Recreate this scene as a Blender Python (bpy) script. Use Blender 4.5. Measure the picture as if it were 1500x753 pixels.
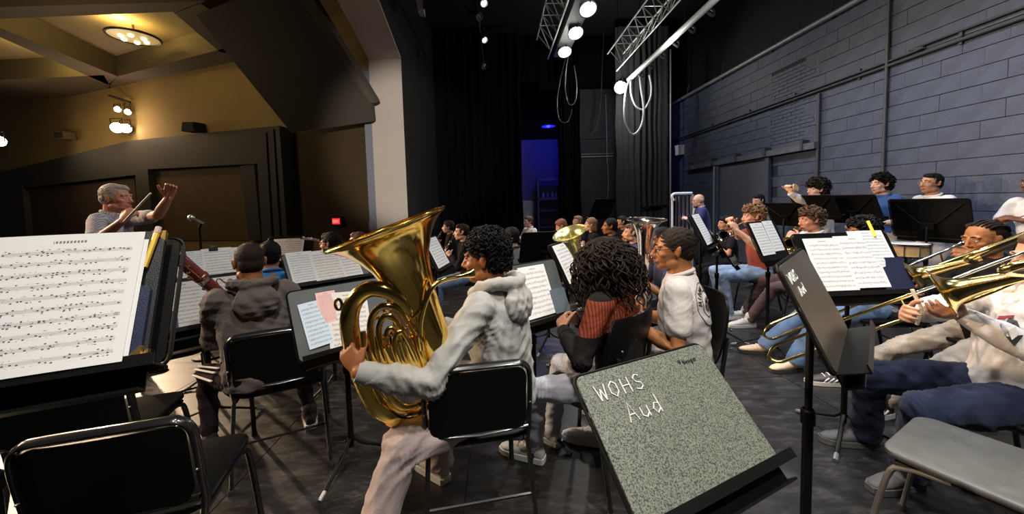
import bpy, math, random
import numpy as np
from mathutils import Vector, Matrix
from mathutils.bvhtree import BVHTree
random.seed(11); rng = np.random.default_rng(11)
for o in list(bpy.data.objects): bpy.data.objects.remove(o)
sc = bpy.context.scene; COL = sc.collection
R = math.radians
# ------------------------------------------------------------------ camera
FPX, PP, EYE = 540.0, (750.0, 332.0), np.array([0.0, 0.0, 1.45])
def nrm(v):
    v = np.asarray(v, float); return v / np.linalg.norm(v)
_Y = nrm([731 - PP[0], PP[1] - 297, -FPX]); _h = nrm([1731 - PP[0], PP[1] - 270, -FPX])
_Z = nrm(np.cross(_h, _Y)); _X = np.cross(_Y, _Z)
RW = np.array([_X, _Y, _Z])                       # camera axes -> world
camd = bpy.data.cameras.new('camera'); cam = bpy.data.objects.new('camera', camd); COL.objects.link(cam)
camd.sensor_fit = 'HORIZONTAL'; camd.sensor_width = 36.0; camd.lens = FPX / 1500 * 36
camd.shift_x = 0.0; camd.shift_y = -(376.5 - PP[1]) / 1500
camd.clip_start = 0.02; camd.clip_end = 100
cam.matrix_world = Matrix.Translation(Vector(EYE)) @ Matrix(RW.tolist()).to_4x4()
sc.camera = cam
def ray(px, py): return RW @ np.array([px - PP[0], PP[1] - py, -FPX])
def at(px, py, D):                                 # point at distance D down the stage
    r = ray(px, py); return EYE + r * (D / r[1])
def on(px, py, z):                                 # point at height z
    r = ray(px, py); return EYE + r * ((z - EYE[2]) / r[2])
# ------------------------------------------------------------------ world, lamps, exposure
wd = bpy.data.worlds.new('hall_dark'); sc.world = wd; wd.use_nodes = True
wd.node_tree.nodes['Background'].inputs[0].default_value = (0.75, 0.85, 1.0, 1)
wd.node_tree.nodes['Background'].inputs[1].default_value = 0.012
sc.view_settings.view_transform = 'Standard'; sc.view_settings.look = 'None'
sc.view_settings.exposure = 0.0; sc.view_settings.gamma = 1.0
def spot(loc, tgt, watts, col, deg=60, blend=.5, rad=.12, name='stage_spot'):
    l = bpy.data.lights.new(name, 'SPOT'); l.energy = watts; l.color = col
    l.spot_size = R(deg); l.spot_blend = blend; l.shadow_soft_size = rad
    o = bpy.data.objects.new(name, l); COL.objects.link(o); o.location = Vector(loc)
    o.rotation_euler = (Vector(tgt) - Vector(loc)).to_track_quat('-Z', 'Y').to_euler(); return o
WARM, COOL, WHITE = (1.0, .72, .46), (.80, .88, 1.0), (1.0, .95, .88)
# front of house lamps over the seats (left), hung on the auditorium wall and beyond the frame
spot((-9.0, 8.6, 3.75), (-.6, 2.2, .9), 2300, WARM, 46, .5, .10)
spot((-10.6, 7.6, 3.2), (-.2, 2.0, .9), 2000, WARM, 46, .5, .10)
spot((-10.5, 4.2, 4.6), (1.5, 2.8, 1.0), 2600, WARM, 42, .5, .10)
spot((-10.5, 1.6, 4.8), (2.6, 2.6, 1.0), 1900, WARM, 36, .5, .10)
# white lamps on the electrics over the stage
for y, w in ((-.6, 400), (1.0, 380), (2.8, 240), (4.4, 240), (6.0, 160), (6.9, 160), (7.8, 160)):
    spot((1.45, y, 4.5), (1.7, y + .1, 0), w, WHITE if y < 3 else COOL, 95, .7, .10)
for y, w in ((.6, 230), (2.2, 220), (3.8, 210), (5.4, 130), (7.0, 60)):
    spot((3.3, y, 4.5), (4.3, y, 1.2), w, COOL, 110, .8, .10)
spot((3.35, 10.1, 4.45), (2.2, 6.5, 0.5), 200, WHITE, 100, .6, .08)
spot((-.35, 2.6, 4.9), (-3.3, 3.25, 1.3), 260, WHITE, 34, .6, .1)       # added to brighten the conductor
for y, w in ((-.4, 420), (1.2, 260)):
    spot((-.35, y, 4.9), (-.3, y + .6, .6), w, WHITE, 80, .7, .1)
spot((.2, -1.2, 1.9), (-1.60, 7.2, 2.5), 1900, WHITE, 24, .6, .1)      # added spot to brighten the arch's far jamb and soffit
l = bpy.data.lights.new('auditorium_fill', 'POINT'); l.energy = 48; l.color = (1, .78, .5); l.shadow_soft_size = .3  # added warm fill to lift the dark door frames; no lamp hangs here
o = bpy.data.objects.new('auditorium_fill', l); COL.objects.link(o); o.location = (-6.8, 5.6, 3.4)
for p, w in (((-9.6, 9.6, 3.7), 22), ((-11.2, 9.4, 3.2), 24)):        # spill of the hall lamps
    l = bpy.data.lights.new('hall_spill', 'POINT'); l.energy = w; l.color = (1, .66, .40); l.shadow_soft_size = .15
    o = bpy.data.objects.new('hall_spill', l); COL.objects.link(o); o.location = p
for p, w in (((1.46, 5.6, 4.36), 7), ((1.46, 7.4, 4.36), 7), ((3.1, 9.6, 4.3), 60), ((3.35, 7.4, 4.40), 18), ((3.35, 5.2, 4.40), 18)):      # spill around the lamps; last pair added to brighten the white bar
    l = bpy.data.lights.new('lamp_and_bar_fill', 'POINT'); l.energy = w; l.color = WHITE; l.shadow_soft_size = .1
    o = bpy.data.objects.new('lamp_and_bar_fill', l); COL.objects.link(o); o.location = p
# ------------------------------------------------------------------ materials
MATS = {}
def mat(name, col, rough=.55, metal=0., var=.18, scale=14., bump=0., emit=None, es=0., spec=.5, sheen=0., coat=0., fine=0.):
    if name in MATS: return MATS[name]
    m = bpy.data.materials.new(name); m.use_nodes = True; nt = m.node_tree; N = nt.nodes; L = nt.links
    b = N['Principled BSDF']
    tc = N.new('ShaderNodeTexCoord'); nz = N.new('ShaderNodeTexNoise')
    nz.inputs['Scale'].default_value = scale; nz.inputs['Detail'].default_value = 5
    L.new(tc.outputs['Object'], nz.inputs['Vector'])
    mx = N.new('ShaderNodeMix'); mx.data_type = 'RGBA'
    mx.inputs[6].default_value = (*[c * (1 - var) for c in col], 1); mx.inputs[7].default_value = (*[min(1, c * (1 + var)) for c in col], 1)
    L.new(nz.outputs[0], mx.inputs[0]); L.new(mx.outputs[2], b.inputs['Base Color'])
    b.inputs['Roughness'].default_value = rough; b.inputs['Metallic'].default_value = metal
    b.inputs['Specular IOR Level'].default_value = spec
    b.inputs['Sheen Weight'].default_value = sheen; b.inputs['Coat Weight'].default_value = coat
    if bump:
        n2 = N.new('ShaderNodeTexNoise'); n2.inputs['Scale'].default_value = fine or scale * 8; n2.inputs['Detail'].default_value = 3
        L.new(tc.outputs['Object'], n2.inputs['Vector'])
        bp = N.new('ShaderNodeBump'); bp.inputs['Strength'].default_value = bump; bp.inputs['Distance'].default_value = .01
        L.new(n2.outputs[0], bp.inputs['Height']); L.new(bp.outputs[0], b.inputs['Normal'])
    if emit:
        b.inputs['Emission Color'].default_value = (*emit, 1); b.inputs['Emission Strength'].default_value = es
    MATS[name] = m; return m
def bands(name, colA, colB, axis, freq, width=.5, rough=.8):
    m = mat(name, colA, rough, var=.1, spec=.12); nt = m.node_tree; N = nt.nodes; L = nt.links; b = N['Principled BSDF']
    tc = N.new('ShaderNodeTexCoord'); sx = N.new('ShaderNodeSeparateXYZ'); L.new(tc.outputs['Object'], sx.inputs[0])
    a = N.new('ShaderNodeMath'); a.operation = 'MULTIPLY'; a.inputs[1].default_value = freq; L.new(sx.outputs[axis], a.inputs[0])
    f = N.new('ShaderNodeMath'); f.operation = 'FRACT'; L.new(a.outputs[0], f.inputs[0])
    g = N.new('ShaderNodeMath'); g.operation = 'LESS_THAN'; g.inputs[1].default_value = width; L.new(f.outputs[0], g.inputs[0])
    mx = N.new('ShaderNodeMix'); mx.data_type = 'RGBA'; mx.inputs[7].default_value = (*colB, 1)
    src = b.inputs['Base Color'].links[0].from_socket
    L.new(src, mx.inputs[6]); L.new(g.outputs[0], mx.inputs[0]); L.new(mx.outputs[2], b.inputs['Base Color']); return m
# ------------------------------------------------------------------ geometry collector
class G:
    def __init__(s): s.v = []; s.f = []; s.n = 0
    def add(s, V, F):
        V = np.asarray(V, float).reshape(-1, 3); s.v.append(V); s.f += [tuple(int(i) + s.n for i in q) for q in F]; s.n += len(V); return s
    def verts(s): return np.vstack(s.v) if s.v else np.zeros((0, 3))
    def box(s, c, d, M=None):
        P = np.array([(x, y, z) for x in (-.5, .5) for y in (-.5, .5) for z in (-.5, .5)]) * np.array(d)
        if M is not None: P = P @ np.asarray(M, float)          # rows of M are the axes
        return s.add(P + np.asarray(c, float), [(0, 1, 3, 2), (4, 6, 7, 5), (0, 4, 5, 1), (2, 3, 7, 6), (0, 2, 6, 4), (1, 5, 7, 3)])
    def ell(s, c, r, M=None, n=14, m=9):
        V = [(0, 0, -1)]
        for j in range(1, m):
            t = -math.pi / 2 + math.pi * j / m
            V += [(math.cos(t) * math.cos(2 * math.pi * i / n), math.cos(t) * math.sin(2 * math.pi * i / n), math.sin(t)) for i in range(n)]
        V.append((0, 0, 1)); V = np.array(V) * np.array(r)
        if M is not None: V = V @ np.asarray(M, float)
        F = [(0, 1 + (i + 1) % n, 1 + i) for i in range(n)]
        for j in range(m - 2):
            for i in range(n):
                a = 1 + j * n; F.append((a + i, a + (i + 1) % n, a + n + (i + 1) % n, a + n + i))
        a = 1 + (m - 2) * n; F += [(a + i, a + (i + 1) % n, len(V) - 1) for i in range(n)]
        return s.add(V + np.asarray(c, float), F)
    def rings(s, RR, closed=False, cap=True):
        k = len(RR[0]); F = []
        for j in range(len(RR) - (0 if closed else 1)):
            a = j * k; b = ((j + 1) % len(RR)) * k
            F += [(a + i, a + (i + 1) % k, b + (i + 1) % k, b + i) for i in range(k)]
        if cap and not closed:
            F.append(tuple(range(k - 1, -1, -1))); F.append(tuple(range((len(RR) - 1) * k, len(RR) * k)))
        return s.add(np.vstack(RR), F)
    def loft(s, L, n=16):                                      # [(centre, half-axis a, half-axis b), ...]
        t = np.linspace(0, 2 * math.pi, n, endpoint=False)
        return s.rings([np.asarray(c) + np.outer(np.cos(t), a) + np.outer(np.sin(t), b) for c, a, b in L])
    def tube(s, P, r, n=10, closed=False, flat=1., up=None, cap=True):
        P = np.asarray(P, float); k = len(P); r = np.broadcast_to(np.asarray(r, float), (k,))
        T = np.zeros_like(P)
        for i in range(k):
            a = P[(i - 1) % k] if (closed or i > 0) else P[i]; b = P[(i + 1) % k] if (closed or i < k - 1) else P[i]
            T[i] = nrm(b - a) if np.linalg.norm(b - a) > 1e-9 else np.array([0, 0, 1.])
        u = np.asarray(up, float) if up is not None else (np.array([0, 0, 1.]) if abs(T[0][2]) < .9 else np.array([1., 0, 0]))
        t = np.linspace(0, 2 * math.pi, n, endpoint=False); RR = []
        for i in range(k):
            u = u - T[i] * (u @ T[i]); u = nrm(u); w = np.cross(T[i], u)
            RR.append(P[i] + r[i] * (np.outer(np.cos(t), u) * flat + np.outer(np.sin(t), w)))
        return s.rings(RR, closed, cap)
    def limb(s, P, r, n=12):                                    # capsule chain
        s.tube(P, r, n)
        r = np.broadcast_to(np.asarray(r, float), (len(P),))
        for p, q in zip(P, r): s.ell(p, (q, q, q), n=10, m=6)
        return s
    def lathe(s, prof, o, ax, n=32, cap=False):                # prof: (h, r) along ax
        ax = nrm(ax); u = nrm(np.cross(ax, [0, 1, 0.31])); w = np.cross(ax, u); t = np.linspace(0, 2 * math.pi, n, endpoint=False)
        return s.rings([np.asarray(o) + ax * h + r * (np.outer(np.cos(t), u) + np.outer(np.sin(t), w)) for h, r in prof], cap=cap)
    def slab(s, P, th):                                         # planar polygon pushed along th
        P = np.asarray(P, float); k = len(P); Q = P + np.asarray(th, float)
        F = [tuple(range(k - 1, -1, -1)), tuple(range(k, 2 * k))] + [(i, (i + 1) % k, k + (i + 1) % k, k + i) for i in range(k)]
        return s.add(np.vstack([P, Q]), F)
def smooth_path(P, k=6, closed=False):                          # Catmull-Rom
    P = np.asarray(P, float); n = len(P); out = []
    for i in range(n if closed else n - 1):
        p0 = P[(i - 1) % n] if (closed or i > 0) else P[0]; p1 = P[i]; p2 = P[(i + 1) % n]
        p3 = P[(i + 2) % n] if (closed or i + 2 < n) else P[-1]
        for j in range(k):
            t = j / k
            out.append(.5 * (2 * p1 + (p2 - p0) * t + (2 * p0 - 5 * p1 + 4 * p2 - p3) * t * t + (3 * p1 - p0 - 3 * p2 + p3) * t ** 3))
    if not closed: out.append(P[-1])
    return np.array(out)
def rrect(w, h, r, k=5):                                        # rounded rectangle outline, centred
    out = []
    for cx, cy, a in ((w / 2 - r, h / 2 - r, 0), (-w / 2 + r, h / 2 - r, 90), (-w / 2 + r, -h / 2 + r, 180), (w / 2 - r, -h / 2 + r, 270)):
        out += [(cx + r * math.cos(R(a + 90 * j / k)), cy + r * math.sin(R(a + 90 * j / k))) for j in range(k + 1)]
    return out
def mesh(name, V, F, m, smooth=True, ang=40):
    me = bpy.data.meshes.new(name); me.from_pydata(np.asarray(V).tolist(), [], F); me.materials.append(m)
    if smooth:
        me.polygons.foreach_set('use_smooth', [True] * len(me.polygons)); me.set_sharp_from_angle(angle=R(ang))
    me.update(); return me
def empty(name, loc, rz=0., label=None, cat=None, group=None):
    o = bpy.data.objects.new(name, None); COL.objects.link(o); o.location = Vector(loc); o.rotation_euler = (0, 0, R(rz))
    o.empty_display_size = .1
    return tag(o, label, cat, group)
def tag(o, label=None, cat=None, group=None, kind=None):
    if label: o['label'] = label
    if cat: o['category'] = cat
    if group: o['group'] = group
    if kind: o['kind'] = kind
    return o
def obj(name, g, m, root=None, off=None, smooth=True, label=None, cat=None, group=None, kind=None, ang=40):
    """one mesh object; off = world position of the (unrotated) root when the geometry is in world space"""
    V = g.verts()
    if off is not None: V = V - np.asarray(off, float)
    elif root is None:
        lo, hi = V.min(0), V.max(0); off = np.array([(lo[0] + hi[0]) / 2, (lo[1] + hi[1]) / 2, lo[2]]); V = V - off
    o = bpy.data.objects.new(name, mesh(name, V, g.f, m, smooth, ang)); COL.objects.link(o)
    if root is not None: o.parent = root
    else: o.location = Vector(off)
    return tag(o, label, cat, group, kind)
def structure(name, g, m, root=None, smooth=False):
    return obj(name, g, m, root, None if root is None else tuple(root.location), smooth, kind='structure' if root is None else None)
def dup(root, loc, rz, label=None, group=None):
    def cp(o, p):
        c = o.copy(); COL.objects.link(c); c.parent = p
        for ch in KIDS.get(o.name, ()): cp(ch, c)
        return c
    c = cp(root, None); c.location = Vector(loc); c.rotation_euler = (0, 0, R(rz))
    if label: c['label'] = label
    if group: c['group'] = group
    return c
KIDS = {}
def register(root):
    def go(o):
        KIDS[o.name] = list(o.children)
        for c in o.children: go(c)
    go(root); return root
def remesh(g, vox, it=2):
    me = bpy.data.meshes.new('tmp'); me.from_pydata(g.verts().tolist(), [], g.f)
    o = bpy.data.objects.new('tmp', me); COL.objects.link(o)
    md = o.modifiers.new('r', 'REMESH'); md.mode = 'VOXEL'; md.voxel_size = vox
    if it: sm = o.modifiers.new('s', 'SMOOTH'); sm.factor = .5; sm.iterations = it
    bpy.context.view_layer.update(); ev = o.evaluated_get(bpy.context.evaluated_depsgraph_get()); m2 = ev.to_mesh()
    V = np.empty(len(m2.vertices) * 3); m2.vertices.foreach_get('co', V); V = V.reshape(-1, 3)
    NV = np.empty(len(m2.vertices) * 3); m2.vertices.foreach_get('normal', NV); NV = NV.reshape(-1, 3)
    li = np.empty(len(m2.loops), int); m2.loops.foreach_get('vertex_index', li)
    ls = np.empty(len(m2.polygons), int); m2.polygons.foreach_get('loop_start', ls)
    lt = np.empty(len(m2.polygons), int); m2.polygons.foreach_get('loop_total', lt)
    F = [tuple(li[a:a + b].tolist()) for a, b in zip(ls, lt)]
    ev.to_mesh_clear(); bpy.data.objects.remove(o); bpy.data.meshes.remove(me)
    return V, NV, F
def folds(V, NV, amp, wl, seed, ridged=True):
    r = np.random.default_rng(seed); d = np.zeros(len(V)); W = V.copy()
    for _ in range(2):
        k = r.normal(size=3); k = nrm(k) * 2 * math.pi / (wl * 2.5); W = W + .3 * wl * np.outer(np.sin(V @ k + r.uniform(0, 6)), nrm(r.normal(size=3)))
    for i in range(5):
        k = nrm(r.normal(size=3)) * 2 * math.pi / (wl * r.uniform(.7, 1.6)); s = np.sin(W @ k + r.uniform(0, 6))
        d += (1 - 2 * np.abs(s)) if ridged else s
    return V + NV * (d / 5 * amp)[:, None]
def rm_obj(name, g, vox, m, root, off, it=2, amp=0, wl=.08, seed=0, label=None, cre=()):
    V, NV, F = remesh(g, vox, it)
    if amp:
        V0 = V; V = folds(V, NV, amp, wl, seed); r = np.random.default_rng(seed + 1)
        for c, ax, rad, am in cre:                              # creases across a joint
            if not am: continue
            q = V0 - c; t = q @ ax; side = nrm(np.cross(ax, r.normal(size=3))); w = np.exp(-(np.linalg.norm(q, axis=1) / rad) ** 2)
            s_ = np.sin(2 * math.pi * (t + .35 * (q @ side) + .01 * np.sin((q @ side) * 60)) / .038 + r.uniform(0, 6)); V = V + NV * (w * am * (1 - 2 * np.abs(s_) ** .7))[:, None]
    o = bpy.data.objects.new(name, mesh(name, V - np.asarray(off), F, m, True, 80)); COL.objects.link(o); o.parent = root
    if label: o['label'] = label
    return o, V, F
# single-stroke letters on a unit square
STROKE = {'W': [[(0, 1), (.26, 0)], [(.26, 0), (.5, .72)], [(.5, .72), (.76, 0)], [(.76, 0), (1, 1)]], 'O': [[(.5, 1), (.12, .75), (.1, .3), (.5, 0), (.88, .3), (.85, .78), (.5, 1)]],
 'H': [[(.1, 1), (.1, 0)], [(.85, 1), (.85, 0)], [(.1, .5), (.85, .5)]], 'S': [[(.85, .88), (.5, 1), (.15, .8), (.3, .55), (.75, .42), (.85, .18), (.5, 0), (.1, .1)]],
 'A': [[(0, 0), (.45, 1), (.9, 0)], [(.2, .38), (.72, .38)]], 'u': [[(.1, .6), (.12, .15), (.45, 0), (.8, .2)], [(.8, .6), (.82, 0)]],
 'd': [[(.75, .5), (.4, .6), (.1, .3), (.35, 0), (.75, .2)], [(.75, 1.05), (.8, 0)]], 'M': [[(0, 0), (.1, 1), (.5, .25), (.9, 1), (1, 0)]],
 'I': [[(.5, 1), (.5, 0)]], 'E': [[(.85, 1), (.1, 1), (.1, 0), (.85, 0)], [(.1, .5), (.7, .5)]], 'X': [[(0, 1), (.9, 0)], [(.9, 1), (0, 0)]],
 'T': [[(0, 1), (.9, 1)], [(.45, 1), (.45, 0)]], 'n': [[(.1, .6), (.1, 0)], [(.1, .45), (.45, .6), (.75, .45), (.75, 0)]],
 'e': [[(.15, .32), (.8, .32), (.7, .55), (.4, .6), (.12, .3), (.4, 0), (.75, .08)]], 'g': [[(.75, .6), (.35, .6), (.12, .35), (.35, .08), (.75, .2)], [(.75, .6), (.75, -.2), (.4, -.35), (.1, -.25)]],
 'r': [[(.15, .6), (.15, 0)], [(.15, .4), (.4, .6), (.7, .55)]], 'B': [[(.1, 0), (.1, 1), (.6, .95), (.7, .7), (.1, .52), (.75, .4), (.8, .12), (.1, 0)]],
 'C': [[(.85, .85), (.5, 1), (.12, .7), (.12, .3), (.5, 0), (.85, .15)]]}
def write(g, text, o, u, v, h, r, wide=.8, gap=.22, n=6):        # strokes on a plane
    x = 0.
    for ch in text:
        w = .45 if ch in 'Ir' else wide
        for st in STROKE.get(ch, []):
            g.tube([np.asarray(o) + np.asarray(u) * (x + a * w) * h + np.asarray(v) * b * h for a, b in st], r, n)
        x += w + gap
    return g
# ------------------------------------------------------------------ the hall
M_floor = mat('stage_floor_black', (.014, .013, .013), .36, var=.5, scale=2.2, bump=.04, fine=90)
def scuff(m, amt=.26, col=(.22, .20, .19)):                     # worn and scratched paint
    nt = m.node_tree; N = nt.nodes; L = nt.links; b = N['Principled BSDF']; tc = N.new('ShaderNodeTexCoord')
    mp = N.new('ShaderNodeMapping'); mp.inputs['Scale'].default_value = (1, 2.6, 1); mp.inputs['Rotation'].default_value = (0, 0, .6)
    n1 = N.new('ShaderNodeTexNoise'); n1.inputs['Scale'].default_value = 5; n1.inputs['Detail'].default_value = 9; n1.inputs['Roughness'].default_value = .75
    L.new(tc.outputs['Object'], mp.inputs[0]); L.new(mp.outputs[0], n1.inputs['Vector'])
    rp = N.new('ShaderNodeMapRange'); rp.inputs[1].default_value = .50; rp.inputs[2].default_value = .78; rp.inputs[4].default_value = amt
    L.new(n1.outputs[0], rp.inputs[0]); mx = N.new('ShaderNodeMix'); mx.data_type = 'RGBA'; mx.inputs[7].default_value = (*col, 1)
    L.new(b.inputs['Base Color'].links[0].from_socket, mx.inputs[6]); L.new(rp.outputs[0], mx.inputs[0]); L.new(mx.outputs[2], b.inputs['Base Color'])
    r2 = N.new('ShaderNodeMapRange'); r2.inputs[1].default_value = .3; r2.inputs[2].default_value = .7; r2.inputs[3].default_value = .26; r2.inputs[4].default_value = .52
    L.new(n1.outputs[0], r2.inputs[0]); L.new(r2.outputs[0], b.inputs['Roughness'])
scuff(M_floor)
M_black = mat('black_paint_and_shade', (.006, .006, .007), .8, var=.3, scale=6)
M_block = mat('blue_black_block_paint', (.066, .082, .128), .55, var=.45, scale=5, bump=.35, fine=45)
M_mortar = mat('painted_mortar', (.020, .023, .034), .8, var=.3, scale=20)
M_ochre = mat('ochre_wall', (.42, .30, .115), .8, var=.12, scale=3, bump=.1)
M_brown = mat('brown_plaster', (.15, .118, .085), .8, var=.15, scale=4)
M_trimgrey = mat('grey_brown_moulding', (.065, .060, .052), .6, var=.15, scale=6)
M_beige = mat('beige_plaster', (.56, .47, .40), .75, var=.08, scale=5, bump=.1)
M_coffer = mat('cream_coffer_plaster', (.42, .34, .22), .8, var=.1, scale=3)
M_drape = mat('black_velour', (.003, .003, .0035), .95, var=.3, scale=10, spec=.1)
M_drape2 = mat('charcoal_velour', (.060, .062, .068), .95, var=.3, scale=10, sheen=.15, spec=.1)
M_pipe = mat('worn_grey_pipe', (.30, .31, .34), .45, metal=.3, var=.3, scale=9)
M_pipedk = mat('dark_painted_pipe', (.05, .055, .07), .5, var=.3, scale=9)

fl = structure('floor', G().box((-2, 6, -.055), (26, 20, .10)), mat('sub_floor', (.01, .01, .01), .8))
pm = mesh('floor_panel', *(lambda g: (g.verts(), g.f))(G().box((0, 0, 0), (1.214, 2.434, .006))), M_floor, False)
for i in range(-4, 5):
    for j in range(-1, 5):
        o = bpy.data.objects.new('panel', pm); COL.objects.link(o); o.parent = fl
        o.location = Vector((i * 1.22 + .4, j * 2.44 + .35 + (1.22 if i % 2 else 0), -.002)) - fl.location
# right wall: painted concrete blocks, a patch of small bricks, all proud of the mortar
WX = 5.4
wr = structure('wall_right', G().box((WX + .14, 5.5, 2.12), (.25, 15, 4.24)), M_mortar)
BL = G(); V = np.array([(x, y, z) for x in (0,) for y, z in ((-.5, -.5), (.5, -.5), (.5, .5), (-.5, .5))])
def brick_mesh(nm, w, h, d, bev):
    g = G(); A = [(0, -w / 2, -h / 2), (0, w / 2, -h / 2), (0, w / 2, h / 2), (0, -w / 2, h / 2)]
    bs = bev * .35; B = [(-d, -w / 2 + bs, -h / 2 + bev), (-d, w / 2 - bs, -h / 2 + bev), (-d, w / 2 - bs, h / 2 - bev), (-d, -w / 2 + bs, h / 2 - bev)]
    g.add(A + B, [(4, 7, 6, 5), (0, 4, 5, 1), (1, 5, 6, 2), (2, 6, 7, 3), (3, 7, 4, 0), (0, 1, 2, 3)])
    return mesh(nm, g.verts(), g.f, M_block, False), g
blk, blkg = brick_mesh('wall_block', .3994, .1972, .014, .0028)
hlf, hlfg = brick_mesh('wall_half_block', .1994, .1972, .014, .0028)
brk, brkg = brick_mesh('wall_brick', .196, .0625, .014, .002)
stuff = G(); nb = 0
def in_brick(y, z): return (6.20 < y < 7.22 and 2.36 < z < 3.77) or (5.35 < y < 6.0 and .95 < z < 1.05)
def in_door(y, z): return 7.05 < y < 8.95 and z < 2.25
def put(nm, me, gg, y, z, part):
    p = Vector((WX + .016 + random.uniform(-.0035, .0035), y, z))
    if part:
        o = bpy.data.objects.new(nm, me); COL.objects.link(o); o.parent = wr; o.location = p - wr.location
    else: stuff.add(gg.verts() + np.array(p), gg.f)
for c in range(21):
    z = .1 + c * .2016; off = .2 if c % 2 else 0.
    for k in range(-1, 27):
        y = 1.8 + k * .4 + off
        if in_brick(y, z) or in_door(y, z):
            for q in (-.1, .1):
                if not (in_brick(y + q, z) or in_door(y + q, z)): put('half_block', hlf, hlfg, y + q, z, z > 1.0)
            continue
        part = 3.5 < y < 9.4 and z > 1.0
        put('block', blk, blkg, y, z, part)
for c in range(21):
    z = 2.36 + .034 + c * .0672
    for k in range(6):
        y = 6.25 + k * .2 + (.1 if c % 2 else 0) - .05
        if y < 7.3: put('brick', brk, brkg, y, z, True)
s = bpy.data.objects.new('far_blocks', mesh('far_blocks', stuff.verts() - np.array(wr.location), stuff.f, M_block, False)); COL.objects.link(s); s.parent = wr; s['kind'] = 'stuff'
g = G().box((WX + .45, 5.5, 5.4), (.3, 15, 2.4)); structure('wall_right_upper', g, M_black)  # set back and black: the shade above the pipe is put into its colour
structure('wall_back', G().box((2.5, 15.2, 3.2), (14, .2, 6.6)), M_black)
structure('ceiling', G().box((2.2, 6, 6.65), (8.6, 20, .1)), M_black)
# pipes and conduit on the block wall
def pipe(name, P, r, m, label, group=None, brackets=()):
    e = empty(name, P[0], 0, label, 'pipe', group); off = P[0]
    obj('tube', G().tube(P, r, 10), m, e, off)
    for b in brackets: obj('bracket', b, M_pipedk, e, off, smooth=False)
    return e
hang = [G().tube([(WX - .05, y, 4.28), (WX + .03, y, 4.62)], .012, 6).box((WX + .02, y, 4.24), (.12, .05, .04)) for y in (4.6, 5.9, 7.2, 8.8, 10.4)]
pipe('wall_pipe', [(WX - .06, 2, 4.25), (WX - .06, 11.8, 4.30)], .042, M_pipe, 'thick pale pipe running along the top edge of the dark block wall', None, hang)
clips = lambda z: [G().box((WX - .015, y, z), (.03, .03, .06)) for y in (4.2, 5.4, 6.6, 7.8, 9.2)]
pipe('conduit', smooth_path([(WX - .03, 2, 3.29), (WX - .03, 4.6, 3.28), (WX - .03, 5.1, 3.23), (WX - .03, 11.6, 3.20)]), .016, M_pipedk, 'upper of the two dark conduits running level across the block wall', 'level conduits on the block wall', clips(3.25))
pipe('conduit', [(WX - .03, 2, 3.19), (WX - .03, 11.6, 3.14)], .022, M_pipedk, 'lower and thicker of the two dark conduits running level across the block wall', 'level conduits on the block wall', clips(3.16))
pipe('conduit', [(WX - .035, 5.0, 0), (WX - .035, 5.0, 4.2)], .022, M_pipedk, 'tall upright conduit rising the full block wall behind the boy in blue')
pipe('conduit', [(WX - .035, 6.07, 1.2), (WX - .035, 6.07, 3.12)], .026, M_pipedk, 'short upright conduit dropping from the level conduits to above the curly haired percussionist')
g = G().box((WX - .07, 8.2, 2.27), (.10, 4.3, .11)); e = empty('door_track', (WX - .07, 8.2, 2.2), 0, 'painted steel sliding door track fixed across the block wall', 'rail')
obj('rail', g, mat('scuffed_dark_steel', (.12, .13, .16), .5, .2, .5, 12), e, (WX - .07, 8.2, 2.2), False)
for y in (6.3, 7.2, 8.1, 9.0, 10.1): obj('bracket', G().box((WX - .075, y, 2.31), (.12, .06, .16)), M_pipedk, e, (WX - .07, 8.2, 2.2), False)
d1 = structure('door_1', G().box((WX - .03, 8.0, 1.1), (.05, 1.72, 2.2)), mat('door_charcoal', (.085, .092, .115), .55, var=.2, scale=6))
off = tuple(d1.location)
for y in (7.17, 8.83): obj('stile', G().box((WX - .07, y, 1.1), (.05, .10, 2.2)), M_block, d1, off, False)
obj('door_handle', G().tube([(WX - .07, 7.35, .95), (WX - .13, 7.35, .98), (WX - .13, 7.35, 1.2), (WX - .07, 7.35, 1.23)], .012), M_pipe, d1, off)
e = pipe('wall_post', [(WX - .09, 8.95, 0), (WX - .09, 8.95, 2.2)], .03, M_pipe, 'slim pale grey post beside the dark sliding door')
pipe('corner_pole', [(4.92, 10.45, 0), (4.92, 10.45, 5.6)], .024, mat('pale_pole', (.55, .55, .56), .4, .3), 'thin pale upright pole at the edge of the charcoal curtain')
p = at(998, 220, 10.7); e = empty('wall_speaker', (p[0], p[1], p[2] - .14), 12, 'small white loudspeaker box fixed near the corner of the block wall', 'speaker')
obj('cabinet', G().slab([(-.12, -.09, 0), (.10, -.09, .01), (.13, -.09, .29), (-.14, -.09, .28)], (0, .2, 0)), mat('white_box', (.75, .76, .8), .5), e, smooth=False)
obj('bracket', G().box((.0, .16, .14), (.06, .12, .05)), M_pipedk, e, smooth=False)
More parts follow.
